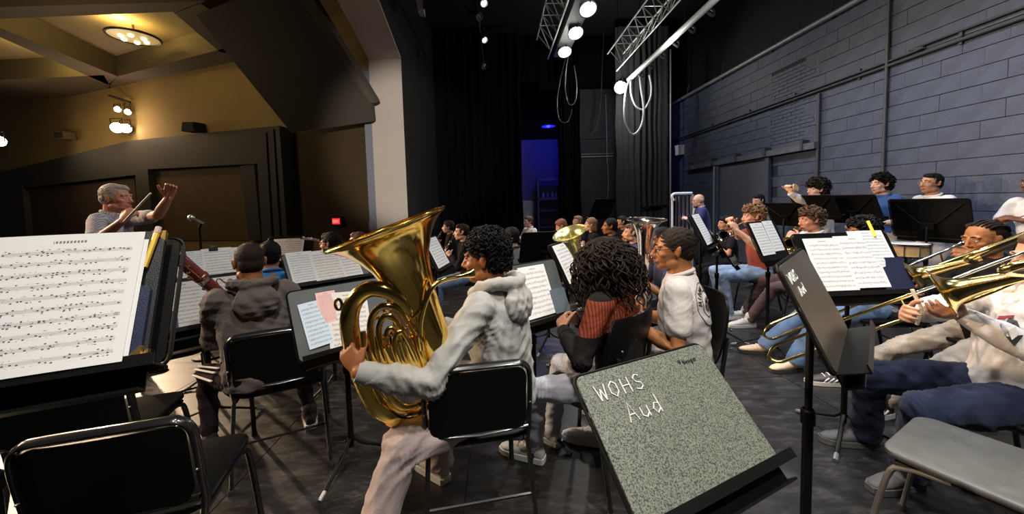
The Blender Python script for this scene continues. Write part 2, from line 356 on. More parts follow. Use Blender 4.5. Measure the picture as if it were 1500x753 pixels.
# ------------------------------------------------------------------ drapes
def drape(name, x0, x1, y, z0, z1, nf, amp, m, label, seed=0, th=.03):
    r = np.random.default_rng(seed); n = nf * 10; X = np.linspace(x0, x1, n); ph = np.cumsum(r.uniform(.6, 1.4, n)); ph = ph / ph[-1] * nf * 2 * math.pi
    A = amp * (.6 + .5 * np.sin(np.linspace(0, 9, n) + seed)); yy = y + A * np.sin(ph); nz = 8; g = G(); V = []; F = []
    for s in (0, th):
        for j in range(nz):
            z = z0 + (z1 - z0) * j / (nz - 1); V += [(x + .02 * math.sin(3 * z + i * .1), q + s - .15 * amp * math.sin(i * .7) * (1 - j / nz), z) for i, (x, q) in enumerate(zip(X, yy))]
    a = n * nz
    for s in (0, 1):
        for j in range(nz - 1):
            for i in range(n - 1):
                q = (i + j * n + s * a, i + 1 + j * n + s * a, i + 1 + (j + 1) * n + s * a, i + (j + 1) * n + s * a); F.append(q if s else q[::-1])
    for j in range(nz - 1):
        for i in (0, n - 1): F.append((i + j * n, i + j * n + n, i + j * n + n + a, i + j * n + a))
    g.add(V, F); return obj(name, g, m, None, None, True, label, 'curtain', ang=80)
drape('stage_curtain', 3.42, 4.93, 10.6, 0, 6.3, 9, .09, M_drape2, 'charcoal stage curtain in deep folds beside the block wall', 3)
drape('stage_curtain', -1.75, .70, 10.9, 0, 6.3, 11, .07, M_drape, 'black stage curtain left of the blue lit wing', 5)
drape('stage_curtain', 1.90, 2.60, 11.6, 0, 6.3, 6, .07, M_drape, 'black stage curtain between the blue lit wing and the pale wall pipes', 7)
drape('curtain_border', -1.8, 5.0, 11.8, 5.2, 6.62, 18, .05, M_drape, 'black overhead border curtain at the far end of the stage', 9)
# far grey wall with pipes
wf = structure('wall_far_panel', G().box((3.3, 12.75, 2.6), (2.2, .2, 5.2)), mat('far_grey_block', (.05, .054, .065), .8, var=.3, scale=3, bump=.3))
for z, r_ in ((2.93, .03), (3.02, .02), (3.55, .014)):
    pipe('far_pipe', [(2.5, 12.62, z), (3.95, 12.62, z)], r_, M_pipe if z < 3.4 else M_pipedk, {2.93: 'thicker pale level pipe on the far grey wall', 3.02: 'thin pale pipe just above the thicker one on the far wall', 3.55: 'dark topmost level pipe on the far grey wall'}[z])
pipe('far_cable', smooth_path([(3.72, 12.64, 5.0), (3.72, 12.62, 4.6), (3.72, 12.58, 3.9), (3.70, 12.5, 2.9), (3.72, 12.45, 1.9), (3.62, 12.4, 1.1)]), .016, M_pipe, 'pale hanging cable in front of the far grey wall')
# ------------------------------------------------------------------ blue lit wing
l = bpy.data.lights.new('blue_wing_lamp', 'POINT'); l.energy = 26; l.color = (.03, .03, 1); l.shadow_soft_size = .12
o = bpy.data.objects.new('blue_wing_lamp', l); COL.objects.link(o); p = at(803, 180, 12.6); o.location = (p[0], p[1], p[2] - .22)
e = empty('pendant_lamp', (p[0], p[1], p[2] - .12), 0, 'small blue glowing dome lamp hanging in the dark wing', 'lamp')
obj('shade', G().lathe([(.17, .03), (.13, .06), (.06, .17), (0, .23), (.01, .225), (.06, .16)], (0, 0, 0), (0, 0, 1), 20), mat('blue_dome', (.1, .12, .6), .3), e)
obj('bulb', G().ell((0, 0, .02), (.07, .07, .05)), mat('blue_bulb', (.1, .1, .9), .3, emit=(.04, .06, 1), es=2.2), e)
obj('stem', G().tube([(0, 0, .15), (0, 0, 6.6 - (p[2] - .12))], .008, 6), M_pipedk, e)
structure('wall_wing', G().box((1.75, 14.2, 1.9), (1.75, .15, 3.8)), mat('wing_wall', (.35, .35, .4), .8, var=.2, scale=3))
M_wing = mat('pale_locker_paint', (.5, .5, .55), .5, var=.15)
e = empty('storage_rack', (1.86, 13.7, 0), 0, 'tall open storage rack standing in the blue lit wing', 'rack')
for x in (-.42, .42): obj('upright', G().box((x, 0, 1.15), (.05, .4, 2.3)), M_wing, e, smooth=False)
for z in (.5, 1.1, 1.55, 2.25): obj('shelf', G().box((0, 0, z), (.86, .4, .10 if z > 1.5 else .04)), M_wing, e, smooth=False)
for k, (x, w) in enumerate(((-.22, .10), (-.05, .07), (.12, .09), (.26, .08))):
    obj('storage_bottle', G().lathe([(0, w / 2), (.12, w / 2), (.15, w / 4), (.19, w / 4)], (1.86 + x, 13.62, 1.602), (0, 0, 1), 10, True), mat('white_plastic', (.8, .8, .85), .4), label='small pale bottle %s on the shelf of the blue lit rack' % ('at the left end', 'second from left', 'third from left', 'at the right end')[k], cat='bottle', group='bottles on the blue lit rack')
e = empty('equipment_case', at(772, 330, 13.2) * [1, 1, 0], 0, 'tall blue lit equipment case left of the rack in the wing', 'case')
obj('case_body', G().slab([(x, -.2, z + .75) for x, z in rrect(.44, 1.5, .04)], (0, .4, 0)), M_wing, e, smooth=False)
obj('door', G().slab([(x, -.215, z + .85) for x, z in rrect(.30, .5, .02)], (0, .02, 0)), mat('pale_grey_door', (.65, .65, .7), .4), e, smooth=False)
# ------------------------------------------------------------------ proscenium arch
JY = 7.2
g = G().box((-2.07, 9.3, 3.2), (.58, 4.18, 6.4)); t1 = structure('trim_1', g, M_black); off = tuple(t1.location)
obj('jamb_face', G().slab([(-2.37, JY, 0), (-1.77, JY, 0), (-1.77, JY, 4.2), (-2.37, JY, 4.2)], (0, .02, 0)), M_beige, t1, off, False)
obj('jamb_return', G().box((-2.45, JY + .12, 2.0), (.14, .16, 4.05)), mat('blue_grey_trim', (.20, .21, .25), .6), t1, off, False)
g = G().slab([(-2.37, JY, 4.2), (-1.77, JY, 4.2), (-1.67, 4.0, 4.98), (-2.27, 4.0, 4.98)], (0, .02, .04))
obj('soffit_face', g, M_beige, t1, off, False)
g = G().slab([(-1.76, JY + .02, 4.24), (-1.66, 3.9, 5.05), (-1.66, 3.9, 6.4), (-1.76, JY + .02, 6.4)], (-.5, 0, 0)); obj('arch_beam', g, M_black, t1, off, False)
# flag by the jamb
p = at(546, 300, 7.55); e = empty('flag', (p[0], p[1], 0), 0, 'furled striped flag on a dark pole beside the proscenium jamb', 'flag')
obj('pole', G().tube([(0, 0, 0), (0, 0, 2.25)], .014).ell((0, 0, 2.28), (.03, .03, .04)), M_pipedk, e)
FG = [mat('flag_red', (.16, .03, .03), .8), mat('flag_white', (.30, .27, .24), .8)]
for k in range(7):
    z = 2.1 - k * .19; obj('stripe', G().loft([((.02, 0, z - .19), (.07 + .01 * k, 0, -.04), (0, .045, .05)), ((.02, 0, z), (.06 + .01 * k, 0, -.04), (0, .045, .05))], 10), FG[k % 2], e, smooth=True)
# ------------------------------------------------------------------ auditorium side wall, its frames, ceiling
WS, W0 = .38, 6.75
def wallp(px, py, out=0.):                                       # ray onto the side wall  y = 6.71 - .3 x - out
    r = ray(px, py); t = (W0 - out) / (r[1] + WS * r[0]); return EYE + r * t
def wl(x, z, out=0.): return np.array([x, W0 - WS * x - out, z])
NB = np.array([.355, .935, 0]) * .2
wl_ = structure('wall_left', G().slab([wl(-2.3, -.1), wl(-26, -.1), wl(-26, 5.4), wl(-2.3, 5.4)], NB), M_ochre); off = tuple(wl_.location)
def wq(name, pts, out, m, th=None):
    P = [wallp(x, y, out) for x, y in pts]; return obj(name, G().slab(P, NB * (out / .2 * .95)), m, wl_, off, False)
wq('lintel', [(-40, 262), (190, 206), (408, 184), (412, 236), (372, 240), (218, 248), (200, 256), (-40, 284)], .16, M_trimgrey)
wq('moulding', [(374, 196), (389, 194), (398, 352), (384, 352)], .24, M_trimgrey)
wq('moulding', [(392, 190), (400, 189), (410, 352), (402, 352)], .30, M_trimgrey)
wq('moulding', [(403, 186), (409, 185), (421, 352), (414, 352)], .36, M_trimgrey)
wq('moulding', [(198, 256), (216, 248), (226, 352), (206, 352)], .20, M_trimgrey)
wq('moulding', [(352, 243), (372, 240), (382, 352), (364, 352)], .12, M_trimgrey)
wq('moulding', [(-40, 284), (32, 272), (40, 352), (-40, 352)], .18, M_trimgrey)
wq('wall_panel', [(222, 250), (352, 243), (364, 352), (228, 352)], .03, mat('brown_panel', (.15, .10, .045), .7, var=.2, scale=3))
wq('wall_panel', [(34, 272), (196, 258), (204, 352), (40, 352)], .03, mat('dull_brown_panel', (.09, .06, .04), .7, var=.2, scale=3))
wq('wall_panel', [(422, 196), (545, 178), (551, 352), (424, 352)], .02, mat('shadow_brown_wall', (.075, .046, .018), .8, var=.2, scale=3))  # dark slab over the wall; its faint lighting is put into the colour
cl = structure('ceiling_auditorium', G().box((-9.3, 8, 5.45), (14.8, 16, .1)), M_coffer); off = tuple(cl.location)
def beam(name, pts, z=4.9, h=.5, m=M_brown):
    P = [on(x, y, z) for x, y in pts]; return obj(name, G().slab(P, (0, 0, h)), m, cl, off, False)
beam('beam', [(-60, 12), (300, 2), (262, 17), (-60, 30)])
beam('beam', [(-60, 16), (172, 112), (158, 124), (-60, 28)])
beam('beam', [(172, 112), (328, 71), (345, 90), (150, 140)])
beam('beam', [(-60, 120), (152, 110), (168, 138), (-60, 150)])
beam('beam', [(255, 19), (292, 4), (420, 90), (322, 76)])
structure('wall_upper_left', G().box((-3.6, 6.2, 5.9), (2.6, .3, .9)), M_brown)
# angled acoustic panel under the ceiling
A, B, C = at(287, 22, 6.4), at(427, 195, 7.15), at(546, 178, 6.8)
nn = nrm(np.cross(B - A, C - A)); nn = nn if nn[1] > 0 else -nn
def onpl(px, py): r = ray(px, py); t = ((A - EYE) @ nn) / (r @ nn); return EYE + r * t
e = empty('acoustic_panel', B, 0, 'large brown angled acoustic panel hanging under the auditorium ceiling', 'panel')
obj('panel_face', G().slab([A, onpl(345, -2), onpl(436, -8), onpl(543, 150), C, B], nn * .12), mat('panel_brown', (.060, .048, .035), .8, var=.15, scale=2), e, B, False)
obj('panel_edge', G().slab([onpl(436, -8) - nn * .03, onpl(456, -8) - nn * .03, onpl(552, 150) - nn * .03, onpl(543, 150) - nn * .03], nn * .16), mat('panel_edge_brown', (.085, .068, .050), .8), e, B, False)
# chandelier disc in the coffer
p = on(196, 54, 5.15); e = empty('ceiling_light', p, 0, 'round flat glowing ceiling light in the yellow lit coffer', 'lamp')
obj('ring', G().tube([(.42 * math.cos(t), .42 * math.sin(t), 0) for t in np.linspace(0, 2 * math.pi, 40, endpoint=False)], .025, 8, True), mat('bronze', (.05, .035, .02), .4, .6), e)
obj('diffuser', G().lathe([(0, .40), (-.01, .40), (-.03, .2), (-.03, .01)], (0, 0, 0), (0, 0, 1), 32), mat('amber_glass', (.6, .42, .14), .4, emit=(1, .72, .28), es=.30), e)
for k in range(6):
    a = k * math.pi / 3; obj('bulb', G().ell((.2 * math.cos(a), .2 * math.sin(a), -.05), (.05, .05, .035)), mat('warm_bulb', (1, .9, .7), .4, emit=(1, .86, .5), es=3), e)
obj('stem', G().tube([(0, 0, 0), (0, 0, .28)], .02), mat('bronze', (.05, .035, .02)), e)
for dx, dy, w in ((.0, -.3, 46), (-2.9, .9, 26)):
    l = bpy.data.lights.new('coffer_glow', 'POINT'); l.energy = w; l.color = (1, .76, .22); l.shadow_soft_size = .2
    o = bpy.data.objects.new('coffer_glow', l); COL.objects.link(o); o.location = (p[0] + dx, p[1] + dy, 5.24)
# wall speakers
for px, py, w, lab, m in ((282, 187, .50, 'black wedge loudspeaker on the auditorium wall ledge', M_black), (93, 199, .52, 'brown wedge loudspeaker on the wall left of the bright lamps', M_brown)):
    c = wallp(px, py, .22); e = empty('ledge_speaker', c - [0, 0, .12], -20.8, lab, 'speaker')
    obj('cabinet', G().slab([(-w / 2, -.1, .04), (w / 2, -.1, .0), (w / 2 - .04, -.1, .22), (-w / 2 + .06, -.1, .25)], (0, .26, 0)), m, e, smooth=False)
    obj('grille', G().slab([(-w / 2 + .03, -.112, .06), (w / 2 - .03, -.112, .025), (w / 2 - .06, -.112, .2), (-w / 2 + .08, -.112, .225)], (0, .012, 0)), mat('grille', (.02, .02, .02), .9), e, smooth=False)
# exit sign
c = wallp(494, 324, .06); e = empty('exit_sign', c - [0, 0, .09], -20.8, 'small red glowing exit sign on the dark auditorium wall', 'sign')
obj('sign_box', G().box((0, 0, .09), (.30, .06, .18)), M_black, e, smooth=False)
obj('sign_face', G().box((0, -.034, .09), (.20, .008, .125)), mat('exit_red', (.5, .02, .02), .4, emit=(1, .03, .03), es=1.1), e, smooth=False)
obj('letters', write(G(), 'EXIT', (-.075, -.04, .06), (1, 0, 0), (0, 0, 1), .058, .005, .55, .18), mat('exit_white', (.9, .5, .5), .4, emit=(1, .35, .35), es=1.2), e)
# bright lamps on the auditorium wall
M_lens = mat('lamp_lens_warm', (1, .9, .8), .3, emit=(1, .80, .52), es=40)
M_can = mat('lamp_can_black', (.02, .02, .02), .5, .3)
def hall_lamp(px, py, D, r, label, es=None):
    c = at(px, py, D); aim = nrm(np.array([-.3, 2, 1.2]) - c); e = empty('hall_spotlight', c, 0, label, 'spotlight', 'bright lamps on the auditorium wall')
    obj('housing', G().lathe([(-.30, r * .5), (-.26, r * .8), (.0, r), (.03, r * 1.05)], (0, 0, 0), aim, 20, True), M_can, e)
    obj('lens', G().lathe([(.032, r * .95), (.05, r * .6), (.055, .004)], (0, 0, 0), aim, 20), es or M_lens, e)
    obj('yoke', G().tube([(-r * 1.1, 0, 0), (-r * 1.1, 0, r * 1.8), (r * 1.1, 0, r * 1.8), (r * 1.1, 0, 0)], .012, 6), M_can, e)
M_lens2 = mat('lamp_lens_soft', (1, .9, .8), .3, emit=(1, .88, .74), es=14)
hall_lamp(171, 187, 10.3, .135, 'very bright warm stage lamp low on the auditorium wall, left of its pair')
hall_lamp(184, 188, 10.3, .12, 'very bright warm stage lamp low on the auditorium wall, right of its pair')
hall_lamp(172, 160, 10.3, .074, 'small white lamp left of two under the short bar on the auditorium wall', M_lens2)
hall_lamp(187, 164, 10.3, .074, 'small white lamp right of two under the short bar on the auditorium wall', M_lens2)
hall_lamp(-2, 207, 10.5, .14, 'bright warm stage lamp at the left edge of the photo')
a, b = at(160, 140, 10.35), at(191, 150, 10.35); e = empty('lamp_bar', a, 0, 'short dark bar above the two small wall lamps', 'bar'); obj('bar', G().tube([a, b], .03), M_can, e, a)
obj('hanger', G().tube([(a + b) / 2, wallp(176, 146)], .02, 6), M_can, e, a)
# ------------------------------------------------------------------ electrics over the stage
M_truss = mat('truss_grey', (.62, .63, .62), .45, .2); M_shell = mat('batten_grey', (.20, .22, .22), .5, .3)
def truss(x, z, y0, y1, label, step=.42, w=.34, h=.42):
    e = empty('lighting_truss', (x, y0, z), 0, label, 'truss'); L = y1 - y0; n = int(L / step)
    for cx, cz in ((-w, h), (w * .2, h), (-w * .3, 0)): obj('chord', G().tube([(cx, 0, cz), (cx, L, cz)], .018, 8), M_truss, e)
    for k in range(n):
        a = k * step; b = a + step
        obj('brace', G().tube([(-w, a, h), (-w * .3, a + step / 2, 0), (-w, b, h)], .011, 6), M_truss, e)
        obj('brace', G().tube([(w * .2, a, h), (-w * .3, a + step / 2, 0), (w * .2, b, h)], .011, 6), M_truss, e)
        obj('rung', G().tube([(-w, a, h), (w * .2, a, h)], .011, 6), M_truss, e)
    obj('hanger', G().tube([(-w * .4, .2, h), (-w * .4, .2, 6.55 - z)], .006, 6), M_can, e); obj('hanger', G().tube([(-w * .4, L - .2, h), (-w * .4, L - .2, 6.55 - z)], .006, 6), M_can, e)
truss(1.28, 4.62, 4.4, 8.4, 'lattice truss above the row of three white stage lamps')
truss(3.22, 4.75, 5.2, 9.6, 'lattice truss above the long white light bar')
e = empty('lamp_batten', (1.46, 4.6, 4.62), 0, 'long grey batten carrying the row of three white lamps', 'batten')
obj('housing', G().box((0, 1.85, .08), (.30, 3.9, .10)), M_shell, e, smooth=False)
for y in (.3, 1.8, 3.4): obj('clamp', G().box((-.1, y, .2), (.05, .05, .16)), M_can, e, smooth=False)
M_lensw = mat('lamp_lens_white', (1, 1, .95), .3, emit=(.96, 1, .90), es=9)
M_rim = mat('lamp_rim', (.35, .38, .36), .35, .6)
def stage_lamp(c, aim, r, label, lens, group='lamps on the stage electrics'):
    aim = nrm(aim); c = np.asarray(c, float); e = empty('stage_lamp', c, 0, label, 'spotlight', group)
    obj('can', G().lathe([(-.30, r * .45), (-.27, r * .75), (-.05, r * .95), (0, r)], (0, 0, 0), aim, 20, True), M_can, e)
    obj('rim', G().lathe([(-.02, r * 1.02), (.03, r * 1.12), (.035, r * .98), (.0, r * .95)], (0, 0, 0), aim, 24), M_rim, e)
    obj('lens', G().lathe([(.006, r * .96), (.022, r * .5), (.026, .004)], (0, 0, 0), aim, 24), lens, e)
    obj('yoke', G().tube([(0, -r * 1.15, 0), (0, -r * 1.15, .22), (0, r * 1.15, .22), (0, r * 1.15, 0)], .01, 6), M_can, e)
for (px, py), lab in (((861, 12), 'nearest and largest lamp'), ((843, 47), 'middle lamp'), ((827, 75), 'farthest and lowest lamp')):
    c = on(px, py, 4.58); stage_lamp(c, (.05, -.55, -1), .135, lab + ' of the white row of three under the grey batten', M_lensw)
stage_lamp(on(909, 128, 4.55), (-.25, -.9, -.55), .16, 'dazzling yellowish lamp at the far end of the white light bar', mat('lamp_lens_hot', (1, 1, .9), .3, emit=(1, .95, .66), es=30))
M_white = mat('bright_white_tube', (.80, .82, .84), .4, var=.08)
e = empty('light_bar', (3.56, 4.0, 4.6), 0, 'long bright white bar running under the right hand truss', 'batten')
obj('tube', G().tube([(0, 0, 0), (-.06, 5.8, -.02)], .06, 12), M_white, e)
for k in range(9): obj('hook', G().tube(smooth_path([(.05, .5 + k * .62, .0), (.16, .5 + k * .62, -.08), (.22, .56 + k * .62, .02), (.17, .6 + k * .62, .1)], 4), .022, 6), M_pipedk, e)
for y in (.8, 3.0, 5.2): obj('hanger', G().tube([(0, y, .05), (0, y, 1.9)], .008, 6), M_can, e)
def cable(pts, D, r, m, label):
    P = smooth_path([at(x, y, D) for x, y in pts], 8); obj('hanging_cable', G().tube(P, r, 8), m, None, None, True, label, 'cable')
cable([(934, 108), (920, 122), (915, 150), (916, 180), (927, 197), (939, 185), (943, 160), (939, 130), (936, 104)], 9.6, .028, M_white, 'long white cable loop hanging from the far end of the light bar')
cable([(924, 112), (924, 135), (931, 155), (943, 160), (952, 145), (954, 128), (951, 110)], 9.75, .024, M_white, 'short white cable loop hanging behind the long one')
cable([(834, 78), (830, 98), (828, 130), (833, 152), (842, 150), (845, 125), (841, 96)], 8.0, .010, M_can, 'dark cable loop hanging below the three white lamps')
cable([(829, 84), (822, 110), (816, 150), (820, 176), (832, 178), (838, 160)], 8.4, .010, M_can, 'second dark cable loop hanging below the three white lamps')
cable([(886, 10), (882, 100), (880, 150), (874, 185), (862, 200)], 11.5, .012, M_pipedk, 'thin dark cable drooping in front of the far wall')
# dark electric at centre left
e = empty('dark_batten', (-.30, 4.2, 5.0), 0, 'black batten of unlit lamps over the left of the stage', 'batten')
obj('pipe', G().tube([(0, 0, 0), (0, 5.6, 0)], .03), M_can, e)
for k, (px, py) in enumerate(((708, 4), (709, 58), (708, 97), (701, 24))):
    c = on(px, py, 4.72); w = ('nearest', 'second', 'farthest', 'side')[k]
    stage_lamp(c, (.35 + .1 * k, -.6, -.6), .06, 'mostly dark lamp on the black batten, %s of four' % w, mat('dim_lens', (.9, .85, .85), .3, emit=(1, .95, .95), es=1.2) if k < 2 else mat('off_lens', (.12, .09, .08), .15))
    d = nrm(np.array([.35 + .1 * k, -.6, -.6]))
    bpy.data.objects[e.name]['label'] = e['label']
c = at(616, 6, 6.6); e = empty('hanging_fixture', c, 0, 'small white box fixture hanging just right of the arch top', 'fixture')
obj('box', G().slab([(-.05, 0, -.12), (.05, 0, -.14), (.02, 0, .30), (-.10, 0, .30)], (0, .16, 0)), mat('pale_fixture', (.55, .55, .58), .5), e, smooth=False)
obj('slot', G().box((.055, -.005, .06), (.02, .02, .3)), M_can, e, smooth=False)
# ------------------------------------------------------------------ people
def skin(name, c): return mat(name, c, .48, var=.10, scale=9, bump=.04, fine=160, spec=.4)
SKIN = {'pale': skin('skin_pale', (.66, .38, .27)), 'fair': skin('skin_fair', (.58, .31, .20)), 'tan': skin('skin_tan', (.46, .22, .12)),
        'ruddy': skin('skin_ruddy', (.55, .25, .16)), 'brown': skin('skin_brown', (.30, .108, .038)), 'deep': skin('skin_deep', (.16, .062, .028)), 'amber': skin('skin_amber', (.34, .135, .05))}
LIP = {k: mat('lip_' + k, c, .4, var=.05) for k, c in {'pale': (.50, .20, .17), 'fair': (.46, .18, .14), 'tan': (.36, .13, .10), 'ruddy': (.45, .17, .13), 'brown': (.20, .065, .05), 'deep': (.14, .045, .035), 'amber': (.28, .09, .06)}.items()}
HAIR = {k: mat('hair_' + k, c, .62, var=.4, scale=40, bump=.5, fine=220, spec=.16 if k in ('black', 'dark') else .35) for k, c in {'black': (.006, .005, .005), 'dark': (.015, .009, .006), 'brown': (.085, .042, .020), 'sandy': (.20, .10, .045), 'red': (.20, .075, .035), 'grey': (.42, .36, .32)}.items()}
M_eye = mat('eye_white', (.75, .72, .70), .25, var=.03); M_iris = mat('iris_dark', (.03, .018, .012), .15)
M_glass = mat('spectacle_frame', (.02, .015, .015), .3); M_glassred = mat('spectacle_frame_silver', (.5, .45, .45), .3, .7)
def cloth(name, c, bump=.18, fine=260, var=.10, scale=6): return mat(name, c, .88, var=var, scale=scale, bump=bump, fine=fine, sheen=.0 if max(c) < .04 else .10, spec=.08 if max(c) < .04 else .22)
SOLE = mat('shoe_sole_white', (.72, .70, .66), .6, var=.08); SOLED = mat('shoe_sole_dark', (.04, .035, .03), .6)
def ik(a, t, l1, l2, pole):
    a, t = np.asarray(a, float), np.asarray(t, float); d = t - a; L = np.linalg.norm(d)
    if L > (l1 + l2) * .995: t = a + d / L * (l1 + l2) * .995; d = t - a; L = np.linalg.norm(d)
    L = max(L, abs(l1 - l2) * 1.05 + 1e-3)
    x = (l1 * l1 - l2 * l2 + L * L) / (2 * L); h = math.sqrt(max(l1 * l1 - x * x, 0)); u = d / np.linalg.norm(d)
    p = np.asarray(pole, float); p = p - u * (p @ u); return a + u * x + nrm(p) * h, t
def add_hand(g, w, d, n, side, curl, s=1., spread=1., fr=.0085):
    """w wrist, d towards the fingers, n out of the palm, side +1 = left hand"""
    d = nrm(d); n = nrm(np.asarray(n, float) - d * (np.asarray(n) @ d)); t = np.cross(n, d) if side > 0 else np.cross(d, n)
    g.loft([(w - d * .01 * s, t * .027 * s, n * .019 * s), (w + d * .02 * s, t * .031 * s, n * .017 * s), (w + d * .06 * s, t * .041 * s, n * .016 * s), (w + d * .092 * s, t * .040 * s, n * .012 * s)], 14)
    for off, ln, k in ((.030, .070, 1.), (.010, .079, 1.05), (-.011, .073, 1.1), (-.030, .058, 1.2)):
        p = w + (d * .085 + t * off * spread) * s; dd = nrm(d + t * off * 2.2 * spread); P = [p]; a = 0
        for q in (.46, .31, .23):
            a += curl * k * .85; v = dd * math.cos(a) + n * math.sin(a); P.append(P[-1] + v * ln * q * s)
        g.limb(P, np.array([fr * 1.08, fr, fr * .92, fr * .80]) * s, 10)
    p = w + (d * .025 + t * .026) * s; P = [p]; a = .15
    for q in (.045, .034, .026):
        v = nrm(d * .75 + t * (.75 - a * .6) + n * (.25 + a * .7)); P.append(P[-1] + v * q * s); a += curl * .45
    g.limb(P, np.array([.0125, .0115, .010, .0085]) * s, 10)
NP = [0]
def person(label, head, h, kind='sit', lean=6, skin='tan', hair=('short', 'dark'), top=('tee', None), bottom=None, shoe=None,
           look=(0, 0), res=0, hl=None, hr=None, fl=None, fr=None, glasses=None, twist=0, knee_l=None, knee_r=None, smin=.86, smax=1.12, build=1., group=None, lean_side=0.):
    """head = (photo x, photo y, distance) of the middle of the head; h = heading (0 = down stage, 90 = to the left); arms and feet are in the body's frame (forward, left, up)"""
    NP[0] += 1; seed = NP[0] * 17
    HC = at(*head)
    F = np.array([-math.sin(R(h)), math.cos(R(h)), 0]); Lf = np.array([-math.cos(R(h)), -math.sin(R(h)), 0]); Z = np.array([0, 0, 1.])
    hz0 = .53 if kind == 'sit' else .93
    s = min(smax, max(smin, (HC[2] - .53) / .685 if kind == 'sit' else HC[2] / 1.615))
    S = nrm(Z * math.cos(R(lean)) + F * math.sin(R(lean)) + Lf * lean_side)
    yaw, pit = look; hf = h + yaw
    Fh = np.array([-math.sin(R(hf)), math.cos(R(hf)), 0]); Lh = np.array([-math.cos(R(hf)), -math.sin(R(hf)), 0])
    Uh = Z * math.cos(R(pit)) + Fh * math.sin(R(pit)); Fh = Fh * math.cos(R(pit)) - Z * math.sin(R(pit))
    # hip from the head
    hip = np.array([0, 0, hz0 if kind == 'sit' else .93 * s])
    nb = S * .50 * s; hc = nb + (S * .046 + Uh * .103 + Fh * .032) * s
    hip[:2] = HC[:2] - hc[:2]; nb = hip + nb; hc = hip + hc
    Lt = Lf * math.cos(R(twist)) + F * math.sin(R(twist)); Ft = np.cross(Lt, Z) * 1.0
    base = np.array([hip[0], hip[1], 0.]); e = empty('person', base, 0, label, 'person', group)
    W = lambda v: hip + (F * v[0] + Lf * v[1] + Z * v[2]); D = lambda v: F * v[0] + Lf * v[1] + Z * v[2]
    sh = {1: hip + S * .455 * s + Lt * .172 * s * build, -1: hip + S * .455 * s - Lt * .172 * s * build}
    hd = {1: hl, -1: hr}; arm = {}
    for q in (1, -1):
        a = hd[q] or dict(p=(.30, .09 * q, .30), d=(.5, -q * .7, .3), n=(-.2, -q * .5, -.8), curl=.7)
        tgt = np.asarray(a['w'], float) if 'w' in a else W(np.array(a['p']) * s); pole = D(a.get('pole', (-.35, q * .75, -.9)))
        el, wr_ = ik(sh[q], tgt, .285 * s, .255 * s, pole)
        if 'elbow' in a: el, wr_ = np.asarray(a['elbow'], float), tgt
        d = D(a['d']) if 'd' in a else wr_ - el
        arm[q] = (el, wr_, nrm(d), D(a.get('n', (0, -q, 0))), a.get('curl', .6), a.get('spread', 1.))
    ft = {1: fl, -1: fr}; leg = {}
    for q in (1, -1):
        hj = hip + Lf * .088 * q * s * build
        if kind == 'sit':
            f = ft[q]; tgt = np.asarray(f['w'], float) if f and 'w' in f else W(np.array(f['p'] if f else (.46, .13 * q, 0)) * s); tgt = np.array([tgt[0], tgt[1], .085])
            pole = D((f or {}).get('pole', (.7, .12 * q, .8)))
        else:
            tgt = hip + (Lf * .11 * q + F * .0) * s; tgt[2] = .085; pole = F
        kn, an = ik(hj, tgt, .435 * s, .425 * s, pole); leg[q] = (hj, kn, an, nrm(D((ft[q] or {}).get('dir', (1, .18 * q, 0)))))
    sleeve = top[0]; tee = sleeve in ('tee', 'shirt')
    CR = []
    vox = (.0105, .0075, .0052)[res]; cv = (.017, .012, .0088)[res]
    # ---- the body: one continuous surface
    g = G(); T = lambda k: hip + S * k * s
    g.loft([(T(.02), Lf * .11 * s, F * .07 * s), (T(.2), Lf * .10 * s, F * .065 * s), (T(.40), Lt * .12 * s, Ft * .07 * s), (T(.47), Lt * .085 * s, Ft * .058 * s), (T(.53), Lt * .055 * s, Ft * .055 * s)], 14)
    g.limb([T(.45), nb + S * .04 * s, hc - Uh * .05 * s - Fh * .028 * s], np.array([.066, .057, .056]) * s * (1.0 if build < 1.1 else 1.1), 14)
    hp = lambda l, f, u: hc + (Lh * l + Fh * f + Uh * u) * s
    Mh = np.array([Lh, Fh, Uh]); E = lambda c, r, M=Mh: g.ell(hp(*c), np.array(r) * s, M, 16, 11)
    E((0, -.012, .030), (.074, .094, .082)); E((0, .030, -.030), (.061, .062, .072)); E((0, .022, -.005), (.068, .070, .07))
    E((0, .062, -.094), (.026, .026, .020)); E((0, .040, -.080), (.046, .046, .030))
    for q in (1, -1):
        E((.038 * q, .056, -.022), (.026, .026, .020)); E((.030 * q, .074, .026), (.026, .015, .010)); E((.048 * q, .010, -.072), (.018, .035, .026))
        E((.0105 * q, .096, -.033), (.0095, .011, .0085))
        er = nrm(Lh * q + Fh * .35); E2 = np.array([er, nrm(np.cross(Uh, er)), Uh])
        g.ell(hp(.074 * q, -.012, -.004), np.array([.008, .017, .031]) * s, E2, 10, 7); g.ell(hp(.081 * q, -.020, .010), np.array([.006, .010, .018]) * s, E2, 8, 6)
    g.tube([hp(0, .084, .022), hp(0, .099, -.008), hp(0, .112, -.028), hp(0, .098, -.038)], np.array([.008, .0105, .0135, .008]) * s, 10)
    E((0, .083, -.064), (.026, .016, .017))
    for q in (1, -1):
        el, wr_, d, n, curl, spr = arm[q]
        r = (.045, .041, .037, .039, .026) if tee else (.034, .033, .030, .030, .026)
        g.limb([sh[q], (sh[q] + el) / 2, el, el * .62 + wr_ * .38, wr_], np.array(r) * s * (build ** .7), 12)
        add_hand(g, wr_, d, n, q, curl, s, spr, .0085 if res == 2 else .0098 if res == 1 else .012)
    if bottom is None or bottom[0] == 'shorts':
        for q in (1, -1): hj, kn, an, fd = leg[q]; g.limb([hj, kn, kn * .65 + an * .35, an, an - Z * .04], np.array([.075, .056, .055, .038, .040]) * s, 12)
